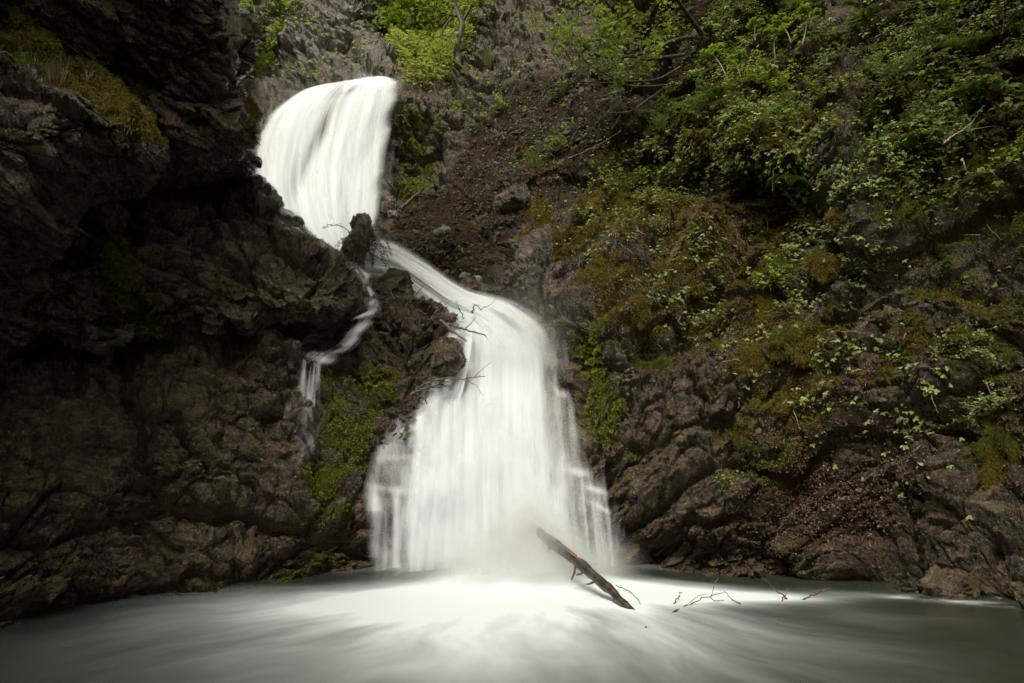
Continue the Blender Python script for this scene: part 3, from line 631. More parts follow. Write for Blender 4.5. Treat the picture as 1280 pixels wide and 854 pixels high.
g_ = link('ground', mesh_np('ground', [(-900, -900, -1.2), (900, -900, -1.2), (900, 900, -1.2), (-900, 900, -1.2)], [[0, 1, 2, 3]], gm)); tag(g_, 'low ground under and around the gorge', 'ground', kind='structure')

# unseen side walls added beside and behind the viewer, shaped to block light
def shade_wall(label, sgn, x0, seed, height, lean):
    yy = np.arange(-12, 5.2, .25); zz_ = np.arange(-1, height, .25); A, B = np.meshgrid(yy, zz_)
    Xw = sgn * (x0 + lean * B * .5 + .5 * np.sin(A * .5)); Pw = np.dstack([Xw, A, B])
    Pw[..., 0] += sgn * (1.0 * fbm(Pw * .35, 4, seed) + .35 * facet(Pw * .9, seed)[0])
    mkk = mask4(.5 + .4 * fbm(Pw * .5, 3, seed + 2), 0, .4)
    F = grid_faces(*A.shape); o = link('cliff', mesh_np('cliff', Pw.reshape(-1, 3), F if sgn < 0 else F[:, ::-1], ROCK, False, {'mask': mkk.reshape(-1, 4)}))
    tag(o, label, 'cliff', kind='structure')
shade_wall('unseen mossy gorge wall added beside the viewer to shade the side of the overhang', -1, 6.4, 900, 11, -.12)
shade_wall('unseen mossy gorge wall added beside the viewer to shade the leafy side', 1, 6.5, 950, 14, -.30)

exec_plants = True
# ------------------------------------------------------------------ plants
UP = np.array([0, 0, 1.0])
def unit(a): return a / (np.linalg.norm(a, axis=-1, keepdims=True) + 1e-9)
def rnd_dirs(n): return unit(RNG.normal(size=(n, 3)))
def leaf_geo(C, T, Nn, size, lobes=3, width=.62, fold=.18):
    """C points, T pointing direction, Nn leaf normal -> verts, tris"""
    C = np.asarray(C); n = len(C); T = unit(T); B = unit(np.cross(T, Nn)); Nn = np.cross(B, T)
    size = np.broadcast_to(size, (n,))[:, None]
    Vs, Fs = [], []; off = 0
    for k in range(lobes):
        a = 0 if lobes == 1 else (k - (lobes - 1) / 2) * R(58)
        sc = 1 if abs(a) < .1 else .82
        t = T * math.cos(a) + B * math.sin(a); b = -T * math.sin(a) + B * math.cos(a)
        v0 = C; v1 = C + size * sc * (.50 * t + .5 * width * b + fold * .5 * Nn); v2 = C + size * sc * (t - fold * Nn * .6); v3 = C + size * sc * (.50 * t - .5 * width * b + fold * .5 * Nn)
        Vs.append(np.stack([v0, v1, v2, v3], 1)); 
    V = np.concatenate(Vs, 1).reshape(-1, 3)                       # n, lobes*4
    m = lobes * 4; base = (np.arange(n) * m)[:, None, None]
    q = []
    for k in range(lobes):
        o = 0 if k == 0 else k * 4
        q += [[0, k * 4 + 1, k * 4 + 2], [0, k * 4 + 2, k * 4 + 3]]
    F = (base + np.array(q)[None]).reshape(-1, 3)
    return V, F
def blade_geo(C, T, side, length, width, bend):
    """tapered two-segment blades"""
    n = len(C); T = unit(T); S = unit(side) * np.broadcast_to(width, (n,))[:, None] * .5; L = np.broadcast_to(length, (n,))[:, None]
    m = C + T * L * .55; e = m + unit(T + bend) * L * .45
    V = np.stack([C - S, C + S, m + S * .8, m - S * .8, e], 1).reshape(-1, 3); b = (np.arange(n) * 5)[:, None, None]
    return V, (b + np.array([[0, 1, 2], [0, 2, 3], [3, 2, 4]])[None]).reshape(-1, 3)
def scatter(layer, dens, n):
    """n points on a rock layer, weighted by density x true area"""
    Pq = layer.P; du = np.linalg.norm(np.gradient(Pq, axis=1), axis=-1); dv = np.linalg.norm(np.gradient(Pq, axis=0), axis=-1)
    w = (np.clip(dens, 0, None) * np.minimum(du * dv, .02) * layer.ok).ravel(); w = w / w.sum()
    i = RNG.choice(w.size, n, p=w)
    return Pq.reshape(-1, 3)[i] + RNG.normal(size=(n, 3)) * .012, layer.N.reshape(-1, 3)[i]
def blotch(layer, sc, lo, hi, seed):
    return smoothstep(lo, hi, fbm(layer.P * sc, 4, seed))
def gz(L, poly, f=20): return zone(L.px, L.py, poly, f)
def leaf_carpet(name, label, cat, L, dens, n, size, mat, lobes=3, lift=(.02, .12), upb=.8):
    Pp, Nn = scatter(L, dens, n); 
    Pp = Pp + unit(Nn + .6 * UP) * RNG.uniform(*lift, (n, 1))
    nn = unit(Nn * .7 + UP * upb + rnd_dirs(n) * .55); T = np.cross(nn, rnd_dirs(n)) - .25 * UP
    V, F = leaf_geo(Pp, T, nn, size * RNG.uniform(.55, 1.3, n), lobes)
    return tag(link(name, mesh_np(name, V, F, mat, False)), label, cat, kind='stuff')
B = BED
right_top = np.maximum(gz(B, [(860, -120), (1010, -120), (1050, 110), (1000, 230), (880, 215), (820, 250), (740, 240), (800, 170), (860, 110)], 30), gz(B, [(1060, -160), (1500, -160), (1400, 230), (1130, 250), (1080, 160)], 30))
dens1 = right_top * blotch(B, 1.7, .0, .4, 41) + .25 * gz(B, [(900, 180), (1300, 200), (1300, 420), (950, 460), (900, 380)], 30) * blotch(B, 2.2, .1, .4, 42)
leaf_carpet('ground_cover', 'mixed low leafy plants clothing the upper right wall', 'ground cover', B, dens1, 20000, .044, LEAF_M)
dens2 = right_top * blotch(B, 2.0, .05, .45, 51) + .5 * gz(B, [(590, 90), (700, 80), (760, 200), (690, 240), (560, 140)], 25) * blotch(B, 2.5, .1, .4, 52)
leaf_carpet('ground_cover', 'bright yellow green leaves scattered through the upper right slope', 'ground cover', B, dens2, 11000, .050, LEAF_B)
dens3 = (1.0 * ell(GX, GY, 1060, 250, 60, 40) + ell(GX, GY, 985, 330, 22, 70) + .8 * ell(GX, GY, 1075, 310, 40, 30) + .8 * ell(GX, GY, 935, 175, 40, 35) + .6 * ell(GX, GY, 1150, 230, 60, 30) + .6 * ell(GX, GY, 870, 345, 60, 40) + .35 * ell(GX, GY, 1120, 520, 70, 60) + .4 * ell(GX, GY, 1000, 470, 60, 50) + .5 * ell(GX, GY, 790, 250, 70, 50)) * blotch(B, 4, .05, .5, 61)
leaf_carpet('ground_cover', 'pale rounded leaves dotted over the dark mossy wall', 'ground cover', B, dens3, 5200, .050, LEAF_P)
# gully: thick undergrowth, its lit look put into the leaf colour
gul = gz(B, [(462, -160), (600, -160), (590, 70), (560, 112), (505, 104), (482, 60)], 6)
leaf_carpet('undergrowth', 'bright fresh green undergrowth filling the gully above the upper fall', 'undergrowth', B, gul, 26000, .10, LEAF_G, 3, (.05, .55))
leaf_carpet('undergrowth', 'small green plants rooted on the pale cliff beyond the upper fall', 'undergrowth', B, (gz(B, [(300, 0), (360, 0), (350, 80), (310, 90)], 15) + .6 * gz(B, [(300, -80), (470, -80), (470, 0), (300, 20)], 20) + .2 * M_back) * blotch(B, 1.6, 0, .3, 66), 2600, .085, LEAF_B)
leaf_carpet('ground_cover', 'larger broad leaves mixed into the upper right growth', 'ground cover', B, right_top * blotch(B, 2.6, .15, .5, 58), 2600, .095, LEAF_M, 3, (.05, .2))
# dead leaves
lit = gz(B, [(960, 560), (1070, 540), (1150, 590), (1110, 670), (1000, 690), (930, 650)], 30) + .55 * gz(B, [(900, 440), (1280, 420), (1280, 620), (950, 600)], 30) * blotch(B, 2, 0, .4, 71) + .3 * gz(B, [(1000, 60), (1080, 80), (1100, 160), (1010, 150)], 20) + .35 * gz(B, [(660, 250), (900, 200), (960, 450), (760, 420)], 25)
Pp, Nn = scatter(B, lit, 30000)
V_, F_ = leaf_geo(Pp + Nn * .012, rnd_dirs(len(Pp)), unit(Nn +   .7 * rnd_dirs(len(Pp))), .034 * RNG.uniform(.5, 1.25, len(Pp)), 1, .55)
tag(link('leaf_litter', mesh_np('leaf_litter', V_, F_, LITTER)), 'brown dead leaves lying over the lower right slope', 'leaf litter', kind='stuff')
# moss fibres
def fibres(name, label, L, dens, n, length, mat, droop=.9, parent=None, width=.010):
    Pp, Nn = scatter(L, dens, n)
    T = unit(Nn + rnd_dirs(n) * .55 - UP * droop * .35)
    V, F = blade_geo(Pp, T, rnd_dirs(n), length * RNG.uniform(.5, 1.4, n), width, -UP * droop)
    o = link(name, mesh_np(name, V, F, mat), parent)
    if not parent: tag(o, label, 'moss', kind='stuff')
    return o
fm_ = np.clip(moss - .3, 0, 1) * (fbm(B.P * 3.0, 3, 81) > -.25)
inn = (GX > -40) & (GX < 1320)
fibres('moss', 'ochre brown moss shaggy over the right rock wall', B, fm_ * (warm > .3) * inn, 52000, .07, MOSSO)
fibres('moss', 'dark green moss over the right rock wall', B, fm_ * (warm < .45) * inn * (1 - np.clip(M_bright, 0, 1)), 42000, .055, MOSSG)
fibres('moss', 'vivid green moss on the mound and beside the falls', B, np.clip(M_bright - .2, 0, 1), 26000, .035, MOSSY)
for L, lab, n in ((L2, 'golden moss on the far left ledge', 16000), (L3, 'green moss down the left outcrop', 7000), (L1, 'moss on the rim of the black overhang', 5000)):
    fibres('moss', lab, L, np.clip(L.mask[..., 0] - .35, 0, 1) * ((L.px > -30) & (L.py > -30)), n, .05, MOSSG if L is L3 else MOSSO)
fibres('dry_grass', 'dry drooping grass over the middle of the right wall', B, (.9 * ell(GX, GY, 890, 270, 80, 30, 20) + ell(GX, GY, 945, 370, 14, 60) + .5 * ell(GX, GY, 690, 215, 30, 15) + .6 * ell(GX, GY, 860, 420, 50, 12) + .5 * ell(GX, GY, 800, 320, 60, 25, -30)) * blotch(B, 3, -.1, .3, 88), 7000, .16, DRY, 1.0, None, .006)
# rubble
def rubble(label, L, dens, n, size, mat, msk):
    Pp, Nn = scatter(L, dens, n)
    ico = unit(np.array([(1, 0, 0), (-1, 0, 0), (0, 1, 0), (0, -1, 0), (0, 0, 1), (0, 0, -1), (.7, .7, .3), (-.6, .6, -.5)]))
    f = np.array([(0, 6, 4), (6, 2, 4), (2, 1, 4), (1, 3, 4), (3, 0, 4), (6, 0, 5), (2, 6, 5), (1, 2, 7), (2, 5, 7), (5, 1, 7), (3, 1, 5), (0, 3, 5)])
    s = size * np.exp(RNG.normal(size=(n, 1)) * .5); A = rnd_dirs(n); Bb = unit(np.cross(A, rnd_dirs(n))); Cc = np.cross(A, Bb)
    V = Pp[:, None] + (ico[None, :, :1] * A[:, None] + ico[None, :, 1:2] * Bb[:, None] * .7 + ico[None, :, 2:] * Cc[:, None] * .5) * (s[:, None] * RNG.uniform(.7, 1.3, (n, 8, 1)))
    F = (np.arange(n)[:, None, None] * 8 + f[None]).reshape(-1, 3)
    mk2 = np.tile(np.array(msk, np.float32), (n * 8, 1)); mk2[:, 3] = np.repeat(np.clip(RNG.normal(.0, .3, n), 0, 1), 8)
    tag(link('rubble', mesh_np('rubble', V.reshape(-1, 3), F, ROCK, False, {'mask': mk2})), label, 'rubble', kind='stuff')
rubble('loose stones and grit littering the brown scree slope', B, Z_scree * (.3 + blotch(B, 2, -.1, .3, 91)) + .8 * ell(GX, GY, 560, 320, 60, 14, 35) + .5 * zone(GX, GY, [(450, 390), (580, 395), (560, 420), (470, 425)], 10), 9000, .030, ROCK, (0, .5, .2, .3))

def arc(p, d, L, n=8, droop=.3, wob=.12):
    pts = [np.array(p, float)]; d = unit(np.array(d, float))
    for i in range(n):
        d = unit(d + RNG.normal(size=3) * wob - UP * droop / n); pts.append(pts[-1] + d * L / n)
    return np.array(pts)
def surf(px, py):
    for L in (L2, L1, L3):
        if 0 <= np.searchsorted(L.px[0], px) < L.px.shape[1] and L.py[0, 0] < py < L.py[-1, 0] and L.px[0, 0] < px < L.px[0, -1]:
            i = min(int(np.searchsorted(L.py[:, 0], py)), L.ok.shape[0] - 1); j = min(int(np.searchsorted(L.px[0], px)), L.ok.shape[1] - 1)
            if L.ok[i, j]: return L.P[i, j].copy(), L.N[i, j].copy()
    return BED.pick(px, py)
def shrub(label, px, py, s, n, mat, leaf=.055, lobes=3, droop=.5, stems=9, name='shrub', cat='shrub', out=.5, group='leafy plants rooted in the rock walls', stemmat=None):
    p, nrm = surf(px, py); e = empty(name, p); tag(e, label, cat, group)
    mb = MB(); C, T = [], []
    for k in range(stems):
        d = nrm * out + UP * .7 + RNG.normal(size=3) * .55
        path = arc(np.zeros(3) - nrm * .03, d, s * RNG.uniform(.5, 1.0), 7, droop, .22); mb.tube(path, np.linspace(.007, .002, len(path)) * (1 + s * .4), 4)
        for q in range(3):
            i = RNG.integers(2, 7); sub = arc(path[i], unit(path[i] - path[i - 1]) + RNG.normal(size=3) * .7, s * RNG.uniform(.2, .45), 4, droop, .2)
            mb.tube(sub, np.linspace(.004, .0015, len(sub)), 3)
            m = max(2, n // (stems * 4)); t = RNG.uniform(.3, 4, m); a = t.astype(int).clip(0, 3); f = (t - a)[:, None]
            C.append(sub[a] * (1 - f) + sub[a + 1] * f + RNG.normal(size=(m, 3)) * leaf * .7); T.append(rnd_dirs(m) + unit(sub[-1] - sub[0]))
        m = max(2, n // (stems * 4)); t = RNG.uniform(2, 7, m); a = t.astype(int).clip(0, 6); f = (t - a)[:, None]
        C.append(path[a] * (1 - f) + path[a + 1] * f + RNG.normal(size=(m, 3)) * leaf * .7); T.append(rnd_dirs(m))
    C = np.vstack(C); T = np.vstack(T); nn = unit(UP + nrm * .5 + rnd_dirs(len(C)) * .6)
    V, F = leaf_geo(C, T - .2 * UP, nn, leaf * RNG.uniform(.6, 1.25, len(C)), lobes)
    mb.build('stem', stemmat or TWIG, e); link('foliage', mesh_np('foliage', V, F, mat), e)
    return e
LW = 'leafy plants rooted in the rock walls'
for a in [
    ('bright yellow green bushy shrub at the top of the dark hanging boulder bulge', 958, 112, .95, 620, LEAF_B, .055),
    ('broad shrub with round pale leaves just under the brightest bush on the bulge', 945, 150, .75, 380, LEAF_P, .062),
    ('shrub of small round leaves hanging down the face of the dark bulge', 930, 192, .6, 230, LEAF_P, .05),
    ('low spreading shrub on the ridge left of the bulge below the bare branches', 835, 150, .8, 380, LEAF_M, .055),
    ('leafy clump between the bare branches and the tall bright stems', 880, 125, .7, 260, LEAF_M, .055),
    ('feathery light green clump on the soil edge below the overhanging branch', 825, 175, .5, 260, GRASS, .06),
    ('dense shrub at the very top edge above the ivy like slope at the right', 1190, 25, 1.0, 520, LEAF_M, .06),
    ('large round leaved shrub in the middle of the upper right leafy slope', 1165, 70, .9, 460, LEAF_M, .06),
    ('pale topped shrub left of the shadowed hole in the upper right slope', 1145, 60, .6, 240, LEAF_P, .055),
    ('leafy mound spilling toward the dark bare rock in the upper right', 1125, 130, .8, 400, LEAF_M, .055),
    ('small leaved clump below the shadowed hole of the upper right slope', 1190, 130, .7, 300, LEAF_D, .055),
    ('shrub with shade put into its leaf colour hanging at the top right corner of the wall', 1250, 40, .9, 360, LEAF_D, .06),
    ('clump of glossy leaves above the bare diagonal stick at the right', 1165, 160, .55, 240, LEAF_M, .05),
    ('scattered leafy shrub under the bare diagonal stick at the right', 1190, 195, .6, 230, LEAF_M, .05),
    ('thin shrub reaching over the dark hollow near the top of the wall', 1060, 45, .8, 240, LEAF_M, .055),
    ('trailing shrub right of the tall bright stems, over brown earth', 1040, 70, .6, 180, LEAF_M, .055),
    ('vertical yellow green leafy tuft growing down the middle ridge of the wall', 968, 345, .55, 260, LEAF_B, .05),
    ('light leafy sprig above the ochre moss column on the middle ridge', 985, 255, .45, 160, LEAF_P, .05),
    ('trailing pale leaves under the ochre moss column', 985, 400, .4, 110, LEAF_P, .05),
    ('mounded pale green fern like cushion on the right bank among dead leaves', 1222, 462, .5, 420, LEAF_P, .03),
    ('lower pale green mounded cushion near the right edge over the earth bank', 1250, 535, .42, 340, LEAF_P, .028),
    ('round leafed seedling cluster on the dark moss right of the middle ridge', 1068, 330, .35, 70, LEAF_P, .055),
    ('loose line of seedlings over the dark hollow right of the bulge', 1030, 228, .5, 110, LEAF_P, .05),
    ('small bright plant on the bare slope beside the grassy strip', 700, 190, .35, 130, LEAF_B, .05),
    ('leafy plant hanging beside the bright mossy streak near the upper fall', 565, 135, .6, 200, LEAF_B, .06),
    ('little plant on the rocks above the scree near the thin vine', 625, 130, .6, 180, LEAF_B, .06),
    ('leafy plant on the dark rock over the scree, under the bare branches', 700, 125, .6, 150, LEAF_M, .055),
    ('plant low in a dark crevice above the scree', 590, 165, .5, 120, LEAF_M, .06),
    ('small pale leaved plant on the bare ridge of rock above the cascade', 730, 255, .4, 70, LEAF_P, .05),
    ('seedlings below the rust coloured moss pads, over the grey rock face', 880, 375, .4, 90, LEAF_P, .05),
    ('leafy plant over the grey rock face where the dark moss begins', 915, 435, .35, 120, LEAF_M, .05),
    ('yellow flowering plant in the crevice of the left outcrop', 270, 345, .3, 60, LEAF_B, .035),
    ('little green plant on the lower rock wall above the deep shadow by the pool', 905, 610, .22, 40, LEAF_B, .03),
    ('bright fern like plant where the pale cliff meets the overhang', 312, 80, .4, 60, LEAF_B, .08),
    ('green bush hanging on the pale cliff over the upper fall', 345, 45, .5, 90, LEAF_B, .08),
]: shrub(*a)
def grass(label, px, py, s, n, mat=GRASS):
    p, nrm = surf(px, py); e = link('grass_tuft', None); 
    C = RNG.normal(size=(n, 3)) * s * .12; V, F = blade_geo(C, UP * .9 + nrm * .4 + rnd_dirs(n) * .45, rnd_dirs(n), s * RNG.uniform(.5, 1.1, n), .008, -UP * .8 + nrm * .5)
    o = link('grass_tuft', mesh_np('grass_tuft', V, F, mat)); o.location = p; bpy.data.objects.remove(e)
    tag(o, label, 'grass tuft', 'grass tufts on the rock')
for a in [('fresh green grass tuft above a rounded brown moss pad on the right wall', 797, 368, .22, 160), ('spiky pale grass on top of the far left ledge', 30, 75, .28, 90, GRASS),
          ('thin grass sprouting between the two moss cushions of the far left ledge', 62, 88, .3, 60, GRASS), ('short grass on the upper moss knob at the far left', 40, 24, .2, 40, GRASS),
          ('single wispy grass tuft on the golden moss cushion of the left ledge', 118, 92, .2, 24, DRY), ('bright grassy strip at the soil edge over the scree', 670, 212, .35, 260, GRASS),
          ('second grassy clump just above the bright strip over the scree', 700, 190, .3, 160, GRASS), ('dry grass hanging off the left ledge below its golden moss', 70, 100, .3, 140, DRY),
          ('light grass tuft on the slope below the bare branches, beside the bushes', 830, 165, .35, 220, GRASS), ('grass at the lip beside the leaning dark tree', 608, 78, .5, 160, GRASS)]: grass(*a)

def sapling(label, px, py, h, lean=0):
    p, nrm = surf(px, py); e = empty('sapling', p); tag(e, label, 'sapling', 'tall pale stems with bright leaf tops')
    d = UP + nrm * .25 + np.array([lean, 0, 0]); path = arc(np.zeros(3) - nrm * .04, d, h, 7, -.1, .1); mb = MB(); mb.tube(path, np.linspace(.016, .009, 8), 6); mb.build('stem', TWIGL, e)
    C, T, S = [], [], []
    for k in range(16):
        a = RNG.uniform(0, 2 * np.pi); dd = np.array([math.cos(a), math.sin(a), .25 + .3 * RNG.uniform()]); pt = path[-1] + dd * RNG.uniform(.03, .16)
        for j in range(3): C.append(pt + RNG.normal(size=3) * .02); T.append(dd + RNG.normal(size=3) * .3); S.append(RNG.uniform(.07, .12))
    V, F = leaf_geo(np.array(C), np.array(T) - .2 * UP, unit(UP + .35 * rnd_dirs(len(C))), np.array(S), 3); link('foliage', mesh_np('foliage', V, F, LEAF_B), e)
for a in [('pale stemmed sapling rising from the brightest bush with a flat leaf top', 985, 50, .75, .0), ('shorter sapling just left of the tallest pale stem', 965, 62, .55, .0), ('leaning thin sapling with a tiny leaf tip right of the other saplings', 1003, 62, .6, .25),
          ('sapling with forked pale base at the upper left of the bright bush', 912, 112, .75, -.1), ('slim sapling left of the bright bush, base in shadow', 925, 95, .6, .05), ('sapling at the top edge above the bright bush', 945, 60, .6, 0), ('low sapling with broad leaf umbrella over the dark hollow', 893, 84, .45, -.05), ('small sapling between the bare branches and bright bush', 870, 110, .45, -.1)]: sapling(*a)

def fern(label, px, py, s, n=9, mat=LEAF_M):
    p, nrm = surf(px, py); e = empty('fern', p); tag(e, label, 'fern', 'ferns among the leaves')
    for k in range(n):
        a = 2 * np.pi * k / n + RNG.normal() * .3; d = np.array([math.cos(a), math.sin(a), 0]) * .8 + nrm * .5 + UP * .7
        path = arc(np.zeros(3), d, s * RNG.uniform(.7, 1.1), 14, 1.4, .05); mb = MB(); mb.tube(path, np.linspace(.005, .0015, 15), 3)
        C, T, S = [], [], []
        for i in range(2, 15):
            t = unit(path[i] - path[i - 1]); b = unit(np.cross(t, UP + .01))
            for sg in (-1, 1): C.append(path[i]); T.append(b * sg + t * .35 - .15 * UP); S.append(s * .26 * math.sin(math.pi * min(1, (i + 1) / 16)) + .01)
        V, F = leaf_geo(np.array(C), np.array(T), unit(UP + np.zeros((len(C), 3)) + .15 * rnd_dirs(len(C))), np.array(S), 1, .28); mb.add(V, F)
        mb.build('frond', mat, e, smooth=False)
for a in [('arching fern on the crest left of the brightest bush', 905, 135, .5), ('fern hanging over the dark hollow beneath the bulge', 985, 215, .4), ('fern at the top edge between the saplings and the dark hollow', 1085, 20, .5), ('big fern under the shrub at the very top edge of the right slope', 1215, 62, .6),
          ('fern beside the bare diagonal stick', 1228, 142, .45), ('small fern low on the leafy slope near the wall corner', 1150, 215, .4), ('small fern on the golden moss of the middle slope', 838, 268, .35), ('fern at the foot of the overhanging tree', 905, 60, .5)]: fern(*a)
# moss cushions
def moss_clump(label, px, py, sx, sy, col=0, sz=None):
    p, nrm = surf(px, py); n = 22
    u = np.linspace(0.02, np.pi - .02, n); v = np.linspace(0, 2 * np.pi, 2 * n, endpoint=False); U, V = np.meshgrid(u, v, indexing='ij')
    S = np.stack([np.sin(U) * np.cos(V), np.sin(U) * np.sin(V), np.cos(U)], -1); sd_ = int(px * 7 + py)
    q = S * (1 + .55 * fbm(S * 1.5 + sd_, 4, sd_))[..., None] * np.array([sx, min(sx, sy) * .5, sy]) / 2
    idx = np.arange(n * 2 * n).reshape(n, 2 * n); a, b = idx[:-1], np.roll(idx, -1, 1)[:-1]; c, d = np.roll(idx, -1, 1)[1:], idx[1:]
    F = np.stack([a, d, c, b], -1).reshape(-1, 4); e = empty('moss_cushion', p); tag(e, label, 'moss cushion', 'moss cushions bulging from the rock')
    link('mound', mesh_np('mound', q.reshape(-1, 3), F, ROCK, True, {'mask': np.tile(np.array([1, 0, [1, .5, 0][col], 0], np.float32), (q.size // 3, 1))}), e)
    k = 2600; i = RNG.integers(0, q.size // 3, k); C = q.reshape(-1, 3)[i] + RNG.normal(size=(k, 3)) * .01; nn = S.reshape(-1, 3)[i]
    V2, F2 = blade_geo(C, nn + rnd_dirs(k) * .6 - .25 * UP, rnd_dirs(k), .05 * RNG.uniform(.5, 1.4, k), .007, -UP * .8)
    link('fibre', mesh_np('fibre', V2, F2, [MOSSO, MOSSG, MOSSY][col]), e)
for a in [
    ('rust orange moss cushion on the dark bulge under the pale shrub', 977, 182, .42, .22, 0), ('golden moss column hanging from the middle ridge of the wall', 955, 375, .36, .62, 0),
    ('brown moss cushion at the hollow right of the dark bulge', 1005, 265, .42, .3, 0), ('rounded moss cushion right of the hollow with seedlings around', 1055, 280, .4, .3, 0),
    ('twin lumped brown cushion below the seedlings at the hollow', 1025, 330, .45, .32, 0), ('rust red pad on the rock rib in the middle of the wall', 872, 312, .3, .22, 0),
    ('small rust pad below the first rust pad of the rock rib', 866, 343, .2, .24, 0), ('long ochre cushion arching over the edge of the fluted ridge', 735, 350, .4, .28, 0),
    ('ochre cushion beside the fresh grass tuft', 785, 355, .42, .22, 0), ('rounded brown pad hanging beneath the fresh grass tuft', 799, 388, .3, .34, 0),
    ('olive cushion on top of the grey rock face below the ridge', 797, 423, .36, .2, 1), ('second olive cushion on the grey rock face to the side of a pale stone', 830, 430, .26, .18, 1),
    ('big dark moss cushion above the grey streaked rock face', 940, 455, .6, .4, 0), ('drooping dark moss cushion left of the dead leaves', 985, 440, .5, .4, 1),
    ('large green moss bank hanging over the earth at the right edge', 1262, 575, .55, .75, 1), ('ochre moss on the upper slope beside small pale plants', 770, 225, .5, .26, 0),
    ('green cushion below the little waterside plants left of the pool', 178, 742, .35, .14, 2), ('brown moss cushion above the leaf litter', 1020, 445, .5, .3, 0),
    ('golden moss dome at the top of the far left ledge', 35, 52, .5, .3, 0), ('golden moss dome sloping down the left ledge toward its tip', 150, 135, .42, .3, 0)]: moss_clump(*a)

# ------------------------------------------------------------------ trees, branches, sticks
def branches(mb, p, d, L, r, depth, leaves, droop=.2, wob=.18):
    path = arc(p, d, L, 9, droop, wob); mb.tube(path, np.linspace(r, r * .35, len(path)), 6 if r > .01 else 4)
    if depth == 0:
        leaves.append(path[3:]); return
    for k in range(4):
        i = RNG.integers(3, 9); branches(mb, path[i], unit(path[i] - path[i - 1]) + RNG.normal(size=3) * .6, L * RNG.uniform(.35, .6), r * .5, depth - 1, leaves, droop, wob)
def crown(e, leaves, n, leaf, mat, filt=None):
    pts = np.vstack(leaves); i = RNG.integers(0, len(pts), n); C = pts[i] + RNG.normal(size=(n, 3)) * leaf * 1.6
    if filt is not None: C = C[filt(C)]
    V, F = leaf_geo(C, rnd_dirs(len(C)) - .2 * UP, unit(UP + .5 * rnd_dirs(len(C))), leaf * RNG.uniform(.6, 1.2, len(C)), 3); link('crown', mesh_np('crown', V, F, mat), e)
# overhanging branch tree at the top
p, nrm = BED.pick(885, 52); e = empty('tree', p); tag(e, 'slender tree leaning out from the upper slope with long bare downswept limbs', 'tree')
mb = MB(); tips = []; base = p
mb.tube([at(885, 52, 14.3) - p, at(868, 30, 13.6) - p, at(850, 5, 13.2) - p, at(838, -40, 13.2) - p, at(830, -90, 13.3) - p], [.055, .05, .045, .035, .02], 8); mb.build('trunk', BARK, e)
lim = [[(868, 46, 13.6), (845, 50, 13.2), (815, 62, 12.9), (790, 70, 12.6), (760, 72, 12.4), (735, 62, 12.3), (718, 44, 12.2), (705, 25, 12.2)],
       [(856, 68, 13.4), (830, 72, 13.0), (800, 74, 12.8), (772, 58, 12.5), (760, 40, 12.4), (752, 20, 12.4)], [(850, 84, 13.3), (825, 98, 13.0), (800, 102, 12.8), (770, 98, 12.6), (735, 80, 12.4), (712, 52, 12.3)],
       [(835, 106, 13.1), (800, 108, 12.8), (765, 104, 12.7), (730, 103, 12.7), (690, 104, 12.8), (640, 105, 13.0)], [(830, 110, 13.1), (805, 128, 12.9), (785, 140, 12.8), (755, 140, 12.8), (735, 128, 12.8)],
       [(868, 30, 13.5), (850, 5, 13.0), (830, -20, 12.6), (790, -30, 12.2), (750, -20, 12.0), (715, 0, 11.9)]]
for k, l in enumerate(lim):
    mb2 = MB()
    q = np.array([at(*a) - p for a in l]); q = spline(q, 24); r0 = [.045, .04, .03, .022, .022, .05][k]
    q = q + .02 * fbm(q * 3, 3, k)[:, None] ; mb2.tube(q, np.linspace(r0, r0 * .25, 24), 6)
    for j in range(9):
        i = RNG.integers(6, 23); sub = arc(q[i], unit(q[i] - q[i - 1]) + RNG.normal(size=3) * .8, RNG.uniform(.3, 1.0), 7, .2, .25); mb2.tube(sub, np.linspace(.010, .003, 8), 4)
        if k in (0, 1, 5) or (k == 2 and i > 16): tips.append(sub[2:])
    if k in (0, 1, 5): tips.append(q[14:])
    mb2.build('branch', BARK, e)
crown(e, tips, 1500, .075, LEAF_B)
# dark tree at the gully edge
p, nrm = BED.pick(575, 84); e = empty('tree', p); tag(e, 'dark leaning tree trunk at the gully edge with arching bare limbs and fresh leaves', 'tree')
Yt = p[1] - .15; mb = MB(); mb.tube([at(574, 90, Yt) - p, at(571, 60, Yt - .1) - p, at(578, 30, Yt - .1) - p, at(568, 5, Yt) - p, at(571, -50, Yt) - p], [.10, .09, .08, .06, .04], 8); mb.build('trunk', BARK, e)
tips = []
for l in ([(572, 20), (560, 18), (545, 12), (535, 5)], [(571, 16), (555, 35), (550, 60), (551, 95)], [(576, 30), (588, 10), (600, -10)], [(568, 5), (560, -10), (540, -25)]):
    mb = MB(); q = spline(np.array([at(a, b, Yt - .1 * i) - p for i, (a, b) in enumerate(l)]), 16); mb.tube(q, np.linspace(.05, .015, 16), 5)
    for j in range(5):
        i = RNG.integers(5, 15); sub = arc(q[i], unit(q[i] - q[i - 1]) + RNG.normal(size=3) * .8, RNG.uniform(.4, 1.1), 6, .1, .2); mb.tube(sub, np.linspace(.014, .004, 7), 4); tips.append(sub[2:])
    mb.build('branch', BARK, e)
crown(e, tips, 420, .10, LEAF_B)
